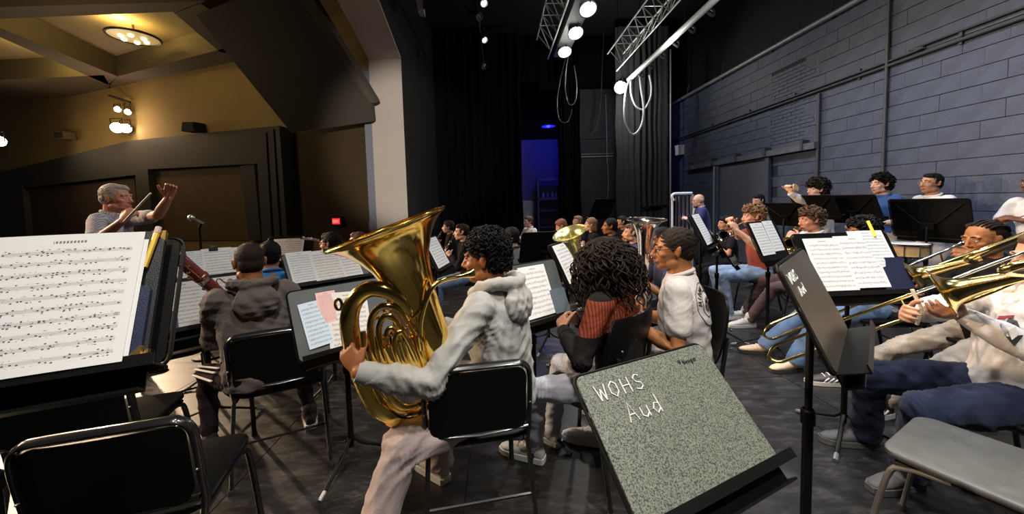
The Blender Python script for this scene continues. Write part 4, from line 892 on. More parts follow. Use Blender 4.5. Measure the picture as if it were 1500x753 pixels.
def folder(label, st, u0, v0, w, h, m, th=.010, lift=.001, corners=(), rot=0.):
    off = st['b0'] + st['u'] * u0 + st['v'] * v0; c, s_ = math.cos(R(rot)), math.sin(R(rot)); e = empty('music_folder', off, 0, label, 'folder')
    P = lambda x, y, z: st['b0'] + st['u'] * (u0 + x * c - y * s_) + st['v'] * (v0 + x * s_ + y * c) + st['n'] * z
    obj('cover', G().slab([P(x, y + h / 2, lift) for x, y in rrect(w, h, .008, 3)], st['n'] * th * .35), m, e, off, False)
    obj('leaves', G().slab([P(x, y + h / 2, lift + th * .35) for x, y in rrect(w - .012, h - .012, .004, 2)], st['n'] * th * .3), mat('page_edges', (.6, .58, .54), .8), e, off, False)
    obj('cover', G().slab([P(x, y + h / 2, lift + th * .65) for x, y in rrect(w, h, .008, 3)], st['n'] * th * .35), m, e, off, False)
    for sx, sy in corners:
        a = .026; cx, cy = sx * w / 2 * 1.004, (h / 2 + sy * h / 2 * 1.004)
        obj('gold_corner', G().slab([P(cx, cy, lift - .0008), P(cx - sx * a, cy, lift - .0008), P(cx - sx * a * .5, cy - sy * a * .5, lift - .0008), P(cx, cy - sy * a, lift - .0008)], st['n'] * (th + .0018)), M_gold, e, off, False)
    return e
def clip(label, st, u0, m=None):
    b = st['b0'] + st['u'] * u0 + st['v'] * (st['h'] - .012); e = empty('paper_clip', b, 0, label, 'clip')
    obj('jaw', G().box(b + st['n'] * .012, (.06, .012, .035), np.array([st['u'], st['n'], st['v']])), M_black, e, b, False)
    obj('handle', G().tube([b + st['u'] * -.02 + st['v'] * .018, b + st['v'] * .045, b + st['u'] * .02 + st['v'] * .018], .003, 6), M_bolt, e, b); return e
# ------------------------------------------------------------------ instruments
M_brass = mat('polished_brass', (1.0, .66, .17), .13, 1., var=.10, scale=6)
M_brassin = mat('brass_bell_inside', (.62, .40, .12), .22, 1., var=.2, scale=10)
M_silver = mat('polished_silver', (.86, .83, .80), .11, 1., var=.06, scale=8)
M_goldlac = mat('gold_lacquer', (.95, .70, .26), .15, 1., var=.1, scale=8)
M_paleg = mat('pale_gold_bell', (.80, .74, .34), .22, .9, var=.1)
M_ebony = mat('ebony_wood', (.012, .010, .010), .3, var=.2)
M_bassoon = mat('bassoon_maple_red', (.16, .030, .018), .25, var=.35, scale=18, coat=.4)
BELL = [(0, 1.0), (-.004, 1.012), (-.012, 1.0), (-.030, .86), (-.075, .68), (-.15, .53), (-.26, .42), (-.42, .335), (-.62, .275), (-.85, .225), (-1.1, .185)]
def bell(root, off, c, ax, r, ln, m, name='bell', k=40, tail=None):
    """open flared bell: rim centre c, axis ax points out of the mouth"""
    o = [(h * ln, w * r) for h, w in BELL]; prof = o + [(h * ln, max(.002, w * r - .004)) for h, w in reversed(o)]
    obj(name, G().lathe(prof, c, ax, k), m, root, off, ang=60)
    obj('bell_rim', G().tube([c + r * (math.cos(t) * nrm(np.cross(ax, [0, 1, .31])) + math.sin(t) * np.cross(nrm(ax), nrm(np.cross(ax, [0, 1, .31])))) for t in np.linspace(0, 2 * math.pi, 48, endpoint=False)], max(.0028, r * .014), 6, True), m, root, off)
def piston(root, off, c, ax, r, ln, m, m2=None):
    ax = nrm(ax); obj('valve', G().lathe([(-ln / 2 - .012, r * .5), (-ln / 2 - .008, r * 1.12), (-ln / 2 + .006, r * 1.12), (-ln / 2 + .006, r), (ln / 2 - .006, r), (ln / 2 - .006, r * 1.12), (ln / 2 + .008, r * 1.12), (ln / 2 + .010, r * .3), (ln / 2 + .04, r * .3), (ln / 2 + .04, r * .8), (ln / 2 + .048, r * .8)], c, ax, 14, True), m2 or m, root, off)
def trombone(label, M, E, sep, rim, rimax, r, tail, bow, m=None, mp=None):
    """M mouth, E far end of the slide, sep = offset of the second slide tube; bell rim centre, axis, tail = path of the bell tube"""
    m = m or M_goldlac; M, E, sep = map(lambda q: np.asarray(q, float), (M, E, sep)); d = nrm(E - M); off = (M[0], M[1], M[2] - .3)
    e = empty('trombone', off, 0, label, 'trombone')
    obj('mouthpiece', G().lathe([(-.005, .0125), (.0, .0128), (.03, .008), (.06, .006), (.09, .0085)], M, d, 16, True), M_silver, e, off)
    L = np.linalg.norm(E - M); A = M + d * .08; J = M + d * L * .42
    obj('inner_slide', G().tube([A, J], .0070, 10), mp or M_silver, e, off); obj('inner_slide', G().tube([A + sep + d * .02, J + sep], .0070, 10), mp or M_silver, e, off)
    P = [J - d * .02, E - d * .03, E + sep * .14, E + sep * .5 + d * .025, E + sep * .86, E + sep - d * .03, J + sep - d * .02]
    obj('outer_slide', G().tube(np.vstack([[P[0]], smooth_path(P[1:-1], 6), [P[-1]]]), .0090, 10), m, e, off)
    obj('brace', G().tube([A + d * .04, A + d * .04 + sep], .005, 8), m, e, off); obj('brace', G().tube([J + d * .02, J + d * .02 + sep], .005, 8), m, e, off)
    obj('water_key', G().tube([E + sep * .5 + d * .02, E + sep * .5 + d * .05], .004, 6), m, e, off)
    bell(e, off, np.asarray(rim), rimax, r, r * 2.5, m)
    t0 = np.asarray(rim) - nrm(rimax) * r * 2.5 * .98; P = smooth_path([t0] + [np.asarray(q) for q in tail], 6)
    obj('bell_tube', G().tube(P, np.linspace(r * .20, .010, len(P)), 12), m, e, off)
    if bow is not None: P = smooth_path([np.asarray(q) for q in bow], 6); obj('neck_tube', G().tube(P, .0095, 10), m, e, off); obj('neck_tube', G().tube(P + np.array([0, 0, -.045]), .0085, 10), M_goldlac, e, off)
    return e
def trumpet(label, M, B, up=(0, 0, 1), m=None, r=.061):
    m = m or M_silver; M, B = np.asarray(M, float), np.asarray(B, float); d = nrm(B - M); up = nrm(np.asarray(up) - d * (np.asarray(up) @ d)); off = (M[0], M[1], M[2] - .2); L = np.linalg.norm(B - M)
    e = empty('trumpet', off, 0, label, 'trumpet'); dn = -up * .055
    obj('mouthpiece', G().lathe([(0, .0135), (.02, .010), (.05, .005), (.08, .006)], M, d, 14, True), m, e, off)
    obj('lead_pipe', G().tube([M + d * .06, M + d * L * .55], .006, 8), m, e, off)
    bell(e, off, B + dn * .5, d, r, L * .36, m, k=28)
    P = smooth_path([B + dn * .5 - d * L * .38, M + d * .20 + dn * .5, M + d * .15 + dn, M + d * .20 + dn * 1.6, M + d * L * .6 + dn * 1.6, M + d * (L * .6 + .03) + dn * .8, M + d * L * .55], 5)
    obj('tubing', G().tube(P, .0065, 8), m, e, off)
    for k in range(3): piston(e, off, M + d * (L * .38 + .028 * k) + dn * .8, up, .0115, .115, m)
    return e
def wood_tube(name, label, cat, A, B, r0, r1, m, keys=10, key=None, bellr=None, side=None):
    A, B = np.asarray(A, float), np.asarray(B, float); d = nrm(B - A); off = tuple((A + B) / 2); L = np.linalg.norm(B - A); e = empty(name, off, 0, label, cat); u = nrm(np.asarray(side if side is not None else (0, -1, .3)) - d * (np.asarray(side if side is not None else (0, -1, .3)) @ d)); w = np.cross(d, u)
    prof = [(0, r0), (L * .32, r0 * .7 + r1 * .3), (L * .33, (r0 * .7 + r1 * .3) * 1.2), (L * .36, (r0 * .7 + r1 * .3) * 1.2), (L * .37, r0 * .6 + r1 * .4), (L * .66, r0 * .3 + r1 * .7), (L * .67, r1 * 1.25), (L * .70, r1 * 1.25), (L * .71, r1), (L * .9, r1), (L, bellr or r1)]
    obj('joint', G().lathe(prof, A, d, 16, True), m, e, off); kg = key or M_silver
    for k in range(keys):
        q = A + d * L * (.14 + .72 * k / max(1, keys - 1)) + (u * math.cos(.5 * (k % 3 - 1)) + w * math.sin(.9 * (k % 3 - 1))) * (r1 * 1.15)
        obj('key', G().ell(q, (.010, .010, .006), np.array([d, w, u]), 8, 5), kg, e, off)
    for a in (-.5, .6): obj('rod', G().tube([A + d * L * .12 + (u + w * a) * r1 * 1.1, A + d * L * .85 + (u + w * a) * r1 * 1.1], .0026, 6), kg, e, off)
    return e
def low_brass(label, c, ax, side, r, ln, m, mouth, name='euphonium', cat='euphonium', flip=1, inside=None):
    """upright baritone / euphonium: bell rim centre c, axis ax (up), side = direction in which the loops lie"""
    c, ax = np.asarray(c, float), nrm(ax); side = nrm(np.asarray(side) - ax * (np.asarray(side) @ ax)); th = np.cross(ax, side); off = c - ax * ln * 1.15
    e = empty(name, off, 0, label, cat); bell(e, off, c, ax, r, ln * .62, m)
    Q = lambda a, b, t=0: c + side * a * ln + ax * (b - 1) * ln + th * t * ln
    P = smooth_path([c - ax * ln * .66, Q(0, .12), Q(.02, .02), Q(.10, -.05), Q(.20, -.02), Q(.26, .06), Q(.27, .22), Q(.25, .46), Q(.20, .56), Q(.13, .56), Q(.09, .46), Q(.09, .14)], 6)
    obj('main_bow', G().tube(P, np.linspace(r * .20, .014, len(P)), 12), m, e, off)
    for k, (a, w) in enumerate(((.13, .05), (.17, .04), (.16, .025))):
        P = smooth_path([Q(a - w, .16, .05), Q(a - w, .42 - .06 * k, .06), Q(a, .48 - .06 * k, .06), Q(a + w, .42 - .06 * k, .06), Q(a + w, .16, .05), Q(a, .11, .05)], 5, True); obj('valve_loop', G().tube(P, .0085, 8, True), m, e, off)
    for k in range(3): piston(e, off, Q(.06 + .055 * k, .26, -.075), ax, .0155, .15, m)
    mo = np.asarray(mouth, float); P = smooth_path([mo, mo * .6 + Q(-.02, .72, -.05) * .4, Q(.03, .70, -.08), Q(.11, .64, -.08), Q(.13, .5, -.08), Q(.13, .36, -.075)], 6); obj('lead_pipe', G().tube(P, .0075, 10), m, e, off)
    obj('mouthpiece', G().lathe([(-.002, .017), (.0, .019), (.035, .010), (.07, .007)], mo, nrm(P[3] - mo), 16, True), M_silver, e, off)
    for b in (.2, .42): obj('brace', G().tube([Q(.0, b), Q(.25, b)], .006, 8), m, e, off)
    return e
# ------------------------------------------------------------------ cast
C_ = lambda n, c, **k: cloth(n, c, **k)
M_hoodgrey = C_('heather_grey_fleece', (.34, .335, .315), var=.14, scale=40)
M_pantpink = C_('pinkish_grey_sweatpants', (.46, .37, .35), var=.08)
M_hoodbrown = C_('faded_charcoal_fleece', (.105, .086, .078), var=.15, scale=20)
M_trackblk = C_('black_tracksuit', (.028, .018, .020))
M_white = MATS['bright_white_tube']
M_stripe = mat('white_stripe', (.75, .72, .70), .7)
M_shoeblk = mat('black_suede_shoe', (.025, .018, .018), .8); M_shoewht = mat('white_sneaker', (.62, .58, .54), .6, var=.12); M_shoetan = mat('tan_sneaker', (.62, .46, .30), .7, var=.12)
M_crocs = mat('grey_foam_clog', (.085, .082, .08), .7); M_shoebw = mat('black_white_sneaker', (.05, .045, .045), .6)
M_jean = C_('blue_jeans', (.13, .21, .36), var=.25, scale=10); M_jeanlt = C_('light_blue_jeans', (.22, .31, .46), var=.3, scale=10); M_jeandk = C_('navy_jeans', (.012, .018, .046), var=.25, scale=8)
M_greyjean = C_('pale_grey_jeans', (.40, .40, .44), var=.15); M_khaki = C_('khaki_trousers', (.40, .345, .285), var=.12); M_plum = C_('plum_brown_trousers', (.10, .060, .060), var=.15)
M_tee = C_('off_white_cotton', (.52, .475, .445), var=.05); M_whitehood = C_('off_white_fleece', (.74, .69, .66), var=.05); M_teeblue = C_('royal_blue_cotton', (.035, .085, .24)); M_teesky = C_('bright_blue_cotton', (.03, .20, .55))
M_rust = C_('rust_red_cotton', (.28, .060, .035)); M_blackcl = C_('black_cotton', (.014, .013, .014)); M_navycl = C_('navy_cotton', (.03, .032, .075)); M_greycl = C_('dark_grey_cotton', (.10, .10, .10)); M_whitecl = C_('white_cotton', (.72, .70, .69), var=.04)
M_camo = C_('pale_creased_shorts', (.42, .38, .36), var=.35, scale=12); M_blackpants = C_('black_trousers', (.012, .011, .012)); M_bluejkt = C_('blue_jacket', (.03, .036, .13)); M_lilac = C_('lavender_cotton', (.32, .32, .52))
M_striped = bands('striped_summer_shirt', (.30, .30, .36), (.50, .49, .54), 0, 55, .5)
# rust yoke over black knit (a colour-block sweater)
M_yoke = bands('colour_block_knit', (.012, .010, .010), (.012, .010, .010), 2, 1, .0)
def yoke(m, z0, z1, z2):
    nt = m.node_tree; N = nt.nodes; L = nt.links; b = N['Principled BSDF']; tc = N.new('ShaderNodeTexCoord'); sx = N.new('ShaderNodeSeparateXYZ'); L.new(tc.outputs['Object'], sx.inputs[0])
    wv = N.new('ShaderNodeTexWave'); wv.inputs['Scale'].default_value = 22; wv.inputs['Distortion'].default_value = .5; L.new(tc.outputs['Object'], wv.inputs['Vector'])
    rb = N.new('ShaderNodeMix'); rb.data_type = 'RGBA'; rb.inputs[6].default_value = (.11, .022, .012, 1); rb.inputs[7].default_value = (.25, .055, .026, 1); L.new(wv.outputs[0], rb.inputs[0])
    def cmp(op, val): x = N.new('ShaderNodeMath'); x.operation = op; x.inputs[1].default_value = val; L.new(sx.outputs[2], x.inputs[0]); return x.outputs[0]
    ml = N.new('ShaderNodeMath'); ml.operation = 'MULTIPLY'; L.new(cmp('GREATER_THAN', z0), ml.inputs[0]); L.new(cmp('LESS_THAN', z1), ml.inputs[1])
    mx = N.new('ShaderNodeMix'); mx.data_type = 'RGBA'; L.new(b.inputs['Base Color'].links[0].from_socket, mx.inputs[6]); L.new(rb.outputs[2], mx.inputs[7]); L.new(ml.outputs[0], mx.inputs[0]); L.new(mx.outputs[2], b.inputs['Base Color'])
yoke(M_yoke, .83, .985, 1.1)
GP = 'band members'
def seat_for(p, h, label, kind=framed_chair, fwd=.0, side=0., group='black band chairs'):
    c = p['hip'] - p['F'] * (.03 - fwd) + p['L'] * side; return kind(label, (c[0], c[1]), h, group)

# --- tuba player
tb = person('boy with curly black hair in a grey hoodie playing the big brass tuba', (710, 366, 1.77), 66, lean=5, skin='brown', hair=('afro', 'black'),
    top=('hoodie', M_hoodgrey), bottom=('wide', M_pantpink), shoe=(M_shoewht, SOLE), res=2, look=(10, 4),
    hl=dict(w=at(526, 545, 1.32), elbow=at(630, 562, 1.40), d=(.75, -.1, .75), n=(.25, -1, .0), curl=.60), hr=dict(p=(.36, .04, .30), d=(.3, .6, .6), n=(-.3, .6, -.5), curl=.6),
    fl=dict(w=(-.56, 1.38, 0), pole=(.6, .85, .5), dir=(1, .5, 0)), fr=dict(w=(-.36, 1.88, 0), dir=(.9, -.3, 0)), build=1.05)
framed_chair('black framed chair the hooded tuba player sits on', (-.145, 1.69), 9, 'black band chairs')
# --- tuba
D1, D2 = 1.46, 1.38
rim = at(567, 334, D1); axT = nrm([-.32, -.07, .94]); off = at(590, 622, 1.40)
e = empty('tuba', off, 0, 'large polished brass tuba held by the boy in the grey hoodie', 'tuba')
prof = [(0, .236), (-.003, .240), (-.008, .238), (-.020, .212), (-.045, .180), (-.085, .148), (-.14, .118), (-.21, .097), (-.30, .083), (-.42, .072), (-.56, .062), (-.70, .054)]
obj('bell', G().lathe(prof + [(h, r - .004) for h, r in reversed(prof)], rim, axT, 56), M_brass, e, off, ang=60)
u_ = nrm(np.cross(axT, [0, 1, .31])); w_ = np.cross(axT, u_)
obj('bell_rim', G().tube([rim + .239 * (math.cos(t) * u_ + math.sin(t) * w_) for t in np.linspace(0, 2 * math.pi, 64, endpoint=False)], .0035, 8, True), M_brass, e, off)
def pxpath(pts, k=7, closed=False): return smooth_path([at(x, y, d) for x, y, d in pts], k, closed)
P = pxpath([(640, 566, 1.56), (628, 522, 1.50), (612, 478, 1.45), (590, 442, 1.41), (566, 426, 1.39), (540, 424, 1.38), (520, 440, 1.38), (512, 468, 1.38), (516, 502, 1.39), (527, 540, 1.40), (541, 574, 1.41), (560, 600, 1.43), (588, 611, 1.49), (618, 602, 1.54), (640, 580, 1.57)])
obj('outer_bow', G().tube(P, np.interp(np.linspace(0, 1, len(P)), [0, .2, .4, .7, 1], [.026, .028, .032, .038, .050]), 16), M_brass, e, off)
for k, (pts, r) in enumerate((
    ([(632, 560), (612, 500), (590, 460), (564, 448), (546, 462), (543, 492), (551, 530), (566, 572), (590, 596), (618, 590)], .0135),
    ([(612, 548), (596, 500), (579, 468), (563, 464), (555, 484), (561, 520), (574, 560)], .0125), ([(600, 540), (588, 502), (576, 482), (567, 486), (568, 512), (580, 552)], .0105),
    ([(622, 560), (604, 512), (588, 486), (578, 500), (590, 540)], .0105), ([(560, 590), (546, 560), (534, 520), (532, 486)], .010))):
    P = pxpath([(x, y, 1.375 - .006 * k + max(0, x - 570) * .0014) for x, y in pts]); obj('valve_tubing', G().tube(P, r, 10), M_brass, e, off)
axv = nrm(at(560, 470, 1.36) - at(590, 560, 1.40))
for k in range(4): piston(e, off, at(577 + 13 * k, 535 - 6 * k, 1.37 + .022 * k), axv, .0165, .15, M_brass, M_brass)
for a, b in (((540, 470), (562, 462)), ((552, 560), (572, 550)), ((600, 470), (620, 500)), ((560, 452), (575, 470)), ((622, 452), (600, 470))):
    obj('brace', G().tube([at(*a, 1.385), at(*b, 1.40)], .006, 8), M_goldlac, e, off)
P = pxpath([(684, 402, 1.53), (668, 406, 1.50), (650, 410, 1.45), (634, 420, 1.41), (622, 445, 1.39), (615, 480, 1.40), (618, 512, 1.42)]); obj('lead_pipe', G().tube(P, np.linspace(.0085, .012, len(P)), 12), M_brass, e, off)
mq = at(684, 402, 1.53); md = nrm(at(668, 406, 1.50) - mq); obj('mouthpiece', G().lathe([(-.03, .020), (-.028, .021), (0, .015), (.03, .008), (.05, .009)], mq, md, 18, True), M_goldlac, e, off)
obj('thumb_ring', G().tube([at(496, 446, 1.375) + np.array([.012 * math.cos(t), 0, .02 * math.sin(t)]) for t in np.linspace(0, 6.28, 14, endpoint=False)], .006, 8, True), M_brass, e, off)
obj('bow_guard', G().tube(pxpath([(548, 598, 1.42), (575, 622, 1.46), (605, 622, 1.52), (634, 598, 1.57)]), .016, 8, flat=.4), M_goldlac, e, off)

# --- bassoonist
bs = person('bassoon player with cropped hair in a faded charcoal hoodie seen from behind', (364, 374, 2.12), 40, lean=6, skin='brown', hair=('buzz', 'dark'), top=('hoodie', M_hoodbrown), bottom=('slim', M_trackblk), shoe=(M_shoeblk, SOLE, M_stripe), res=2, look=(4, 6),
    hl=dict(p=(.30, .02, .36), d=(.4, -.5, .6), n=(.2, -.9, -.3), curl=.8), hr=dict(p=(.26, -.16, .10), d=(.6, .3, .1), n=(.2, .8, .3), curl=.8), fl=dict(w=(-1.72, 2.12, 0)), fr=dict(w=(-1.30, 2.42, 0)))
framed_chair('black framed chair under the bassoon player', (-1.32, 2.20), 24, 'black band chairs')
kn = bs['leg'][1]; a, b = kn[0], kn[1]; ax_ = nrm(b - a)
for k in range(3):
    sd = nrm(bs['L'] * .75 + np.array([0, 0, .95 - .42 * k])); obj('stripe', G().tube([a + ax_ * (.10 + .32 * t) * bs['s'] + sd * (.098 - .024 * t) * bs['s'] for t in np.linspace(0, 1, 9)], .0075, 6, flat=.5), M_stripe, bs['root'], bs['base'])
bn = wood_tube('bassoon', 'dark red wooden bassoon with silver keys slanting beside the bassoon player', 'bassoon', at(255, 373, 2.02), at(356, 458, 2.36), .034, .027, M_bassoon, 12, bellr=None, side=(0, -1, .4))
o_ = np.array(bn.location); A, B = at(255, 373, 2.02), at(356, 458, 2.36); dd = nrm(B - A)
obj('bell_ring', G().lathe([(-.004, .036), (0, .040), (.03, .040), (.034, .035)], A, dd, 16), M_ebony, bn, o_)
obj('ferrule', G().lathe([(0, .036), (.02, .036)], A + dd * .20, dd, 16), M_silver, bn, o_)
obj('bocal', G().tube(smooth_path([at(331, 432, 2.25), at(323, 422, 2.25), at(317, 412, 2.25), at(321, 408, 2.26), at(332, 415, 2.28), at(347, 412, 2.3)], 5), .004, 8), M_silver, bn, o_)

# --- curly haired player
cu = person('player with long dark curly hair in a rust and black knit sweater seen from behind', (882, 370, 1.86), 52, lean=6, skin='tan', hair=('longcurly', 'dark'), top=('sweater', M_yoke), bottom=('trousers', M_greyjean), shoe=(M_shoewht, SOLE), res=2, look=(-8, 10),
    hl=dict(p=(.28, .12, .26), d=(.5, -.6, .5), curl=.8), hr=dict(p=(.28, -.06, .26), d=(.5, .6, .5), curl=.8), fl=dict(w=(.16, 1.98, 0), pole=(.7, .5, .8)), fr=dict(w=(.28, 2.12, 0)))
shell_chair('black plastic chair with a rounded back holding the curly haired player', (.46, 1.93), 42, 'rounded plastic chairs', 1.18)
low_brass('pale gold euphonium mostly hidden behind the curly haired player', at(834, 341, 2.45), (-.35, -.25, .9), (1, .1, 0), .115, .60, M_paleg, cu['hp'](0, .115, -.062), inside=M_paleg)

# --- white t-shirt player
ts = person('boy with glasses in an off white t-shirt with a round back print, playing silver brass', (986, 355, 1.98), 58, lean=4, skin='amber', hair=('crop', 'dark'), top=('tee', M_tee), bottom=('shorts', M_camo), shoe=(M_shoewht, SOLE), res=2, look=(16, 2), glasses=M_glass,
    hl=dict(w=at(934, 478, 1.93), d=(.5, .1, .9), n=(.2, -.9, 0), curl=.8, pole=(-.6, .6, -.9)), hr=dict(p=(.26, -.02, .24), d=(.3, .5, .7), curl=.8), build=1.16)
shell_chair('black plastic chair behind the boy in the off white t-shirt', (.93, 2.04), 78, 'rounded plastic chairs', 1.22)
low_brass('silver euphonium with upright bell played by the boy in the off white t-shirt', at(946, 321, 2.12), (.02, -.06, 1), (-1, .25, 0), .114, .62, M_silver, ts['hp'](0, .115, -.062))
# round print on the back of the shirt
bv = BVHTree.FromPolygons([tuple(v) for v in ts['SV']], ts['SF'])
def onshirt(P, d, lift=.002):
    out = []
    for p in P:
        h_ = bv.ray_cast(Vector(p), Vector(d))
        if h_[0] is not None: out.append(np.array(h_[0]) - np.array(d) * lift)
    return out
Fb = ts['F']; Lb = ts['L']; cc = ts['T'](.365) - Fb * .5 + Lb * .03; Zb = np.array([0, 0, 1.]); g = G(); M_print = mat('faded_black_print', (.07, .06, .06), .8)
def ringpts(r, n=40): return [cc + Lb * r * math.cos(t) + Zb * r * 1.05 * math.sin(t) for t in np.linspace(0, 2 * math.pi, n)]
for r in (.104, .062):
    q = onshirt(ringpts(r), Fb); g.tube(q, .0018, 5)
def arc_text(txt, r, a0, step, hgt):
    for i, ch in enumerate(txt):
        a = R(a0 - step * i); up = Lb * -math.cos(a) + Zb * math.sin(a); rt = Lb * -math.sin(a) - Zb * math.cos(a); o0 = cc + up * r
        for st in STROKE.get(ch, []):
            q = onshirt([o0 + rt * (x - .5) * hgt * .8 + up * y * hgt for x, y in st], Fb, .003)
            if len(q) > 1: g.tube(q, .0022, 5)
arc_text('MIAMI BEACH', .071, 168, 17, .024)
for k in range(7):
    a = k * .9; q = onshirt([cc + (Lb * math.cos(a) + Zb * math.sin(a)) * t for t in (.004, .018, .034)] , Fb, .003); g.tube(q, .006, 5) if len(q) > 1 else 0
q = onshirt([cc + Zb * -.04, cc + Zb * .0, cc + Zb * .03], Fb, .003); g.tube(q, .005, 5)
obj('back_print', g, M_print, ts['root'], ts['base'])

# --- trombone girl
tg = person('girl with braided dark hair and a black top playing a trombone on the right', (1440, 340, 2.22), 86, lean=4, skin='amber', hair=('braids', 'dark'), top=('jacket', M_blackcl), bottom=('trousers', M_khaki), shoe=(M_shoebw, SOLE, M_stripe), res=2, look=(0, 10),
    hl=dict(w=at(1430, 384, 2.10), d=(.8, .1, .5), n=(.1, -.9, -.2), curl=.8, pole=(-.3, .5, -1)), hr=dict(p=(.48, .0, .28), d=(.9, .3, 0), n=(0, .9, 0), curl=.8), fl=dict(w=(2.40, 2.22, 0), pole=(.8, .1, .7)), fr=dict(w=(2.50, 2.64, 0), pole=(.8, -.1, .7)))
seat_for(tg, 86, 'black framed chair under the trombone girl with braided hair')
trombone('brass trombone held by the girl with braided hair', at(1409, 357, 2.12), at(1122, 478, 2.36), np.array([.02, -.01, -.095]), at(1337, 406, 2.02), nrm([-.62, .62, -.46]), .100, [at(1420, 376, 1.80), at(1480, 352, 1.74), at(1530, 333, 1.70)], [at(1348, 398, 2.0), at(1420, 372, 1.97), at(1500, 342, 1.95)], M_goldlac)

# --- white hoodie
wh = person('trombone player at the right edge in an off white hoodie and navy jeans', (1530, 360, 1.52), 84, lean=-13, skin='fair', hair=('short', 'brown'), top=('hoodie', M_whitehood), bottom=('wide', M_jeandk), shoe=(M_crocs, M_crocs), res=2, look=(0, 6),
    hl=dict(w=at(1412, 462, 1.52), d=(.95, .05, .12), n=(.1, -.6, .75), curl=.50, pole=(-.3, .5, -1)), hr=dict(p=(.42, -.05, .36), d=(.8, .4, .2), curl=.8), fl=dict(w=(1.98, 1.66, 0), pole=(.8, .15, .6)), fr=dict(w=(2.06, 1.96, 0), pole=(.8, -.1, .6)), build=1.06)
seat_for(wh, 84, 'black framed chair under the player in the off white hoodie')
tz = trombone('brass trombone nearest the camera, held by the off white hoodie player', at(1520, 362, 1.50), at(1128, 509, 2.05), np.array([.02, -.03, -.085]), at(1379, 429, 1.52), nrm([-.62, .62, -.44]), .104, [at(1470, 396, 1.30), at(1520, 380, 1.24), at(1580, 362, 1.20)], [at(1384, 440, 1.55), at(1450, 414, 1.48), at(1520, 384, 1.42)], M_goldlac)
o_ = np.array(tz.location); obj('hand_brace', G().tube([at(1336, 424, 1.58), at(1350, 452, 1.56), at(1343, 476, 1.56)], .007, 8), mat('cream_tube', (.75, .68, .50), .4), tz, o_)
# emblem on the hoodie front: plain dark patch with pale shapes under a red lettered bar
bv = BVHTree.FromPolygons([tuple(v) for v in wh['SV']], wh['SF'])
def patch(name, pts, src, m, lift, root):
    g = G(); hit = []
    for x, y in pts:
        r_ = nrm(ray(x, y)); h_ = bv.ray_cast(Vector(EYE), Vector(r_)); hit.append((np.array(h_[0]) - r_ * lift, np.array(h_[1])) if h_[0] is not None else None)
    hit = [q for q in hit if q is not None]
    if len(hit) >= 3: obj(name, G().slab([q[0] for q in hit], np.mean([q[1] for q in hit], 0) * .003), m, root, wh['base'], False)
patch('emblem', [(1466, 478), (1478, 466), (1490, 470), (1499, 492), (1486, 508), (1474, 494)], None, mat('emblem_black', (.03, .03, .032), .8), .006, wh['root'])
patch('emblem_shape', [(1466, 474), (1476, 466), (1484, 474), (1476, 484), (1470, 490)], None, mat('emblem_grey', (.42, .40, .38), .8), .010, wh['root'])
patch('emblem_shape', [(1476, 484), (1487, 478), (1490, 492), (1482, 498)], None, mat('emblem_pale', (.55, .53, .50), .8), .011, wh['root'])
patch('emblem_bar', [(1461, 468), (1464, 463), (1486, 462), (1485, 466)], None, mat('emblem_red', (.30, .03, .05), .8), .006, wh['root'])
# --- player hidden behind the front music
gj = person('player in blue jeans whose face is hidden behind the white sheet music, dark curly hair', (1263, 333, 2.85), 82, lean=2, skin='amber', hair=('curly', 'black'), top=('tee', M_blackcl), bottom=('wide', M_jean), shoe=(M_shoetan, SOLED), res=1, look=(0, 8), fl=dict(w=(2.40, 2.88, 0), pole=(.7, .1, .9)), fr=dict(w=(2.40, 3.22, 0), pole=(.7, -.1, .9)))
seat_for(gj, 82, 'black framed chair under the player hidden by the white sheet music')
# --- trumpet and horn row
tr1 = person('trumpet player with light brown curly hair in a rust t-shirt and light jeans', (1103, 312, 4.25), 74, lean=5, skin='fair', hair=('curly', 'sandy'), top=('tee', M_rust), bottom=('trousers', M_jeanlt), shoe=(M_shoewht, SOLE), res=1, look=(4, 2),
    hl=dict(w=at(1079, 338, 3.98), d=(.4, -.3, .9), n=(.5, -.9, 0), curl=.9), hr=dict(w=at(1073, 330, 4.12), d=(.4, .3, .9), n=(.4, .8, 0), curl=.9), fl=dict(w=at(1068, 462, 4.2)), fr=dict(w=at(1058, 458, 4.5)))
seat_for(tr1, 74, 'black framed chair under the trumpet player in the rust t-shirt')
trumpet('silver trumpet raised by the player in the rust t-shirt', tr1['hp'](0, .112, -.062), at(1058, 341, 3.72), m=M_silver)
hn = person('player with brown curly hair and plum trousers behind a gold bell', (1187, 316, 3.75), 78, lean=4, skin='ruddy', hair=('curly', 'brown'), top=('tee', M_whitecl), bottom=('trousers', M_plum), shoe=(M_shoewht, SOLE), res=1, look=(6, 8),
    hl=dict(w=at(1172, 352, 3.5), d=(.5, -.2, .4), curl=.9), fl=dict(w=at(1098, 462, 3.92)), fr=dict(w=at(1092, 459, 4.18)))
seat_for(hn, 78, 'black framed chair under the player in plum trousers')
trumpet('gold trumpet held by the curly haired player in plum trousers', hn['hp'](0, .112, -.062), at(1156, 354, 3.35), m=M_goldlac, r=.075)
person('dark haired player half hidden left of the rust t-shirt trumpeter', (1062, 328, 4.9), 80, skin='tan', hair=('mop', 'black'), top=('tee', M_blackcl), bottom=('trousers', M_blackpants), shoe=(M_shoeblk, SOLED), look=(10, 4))
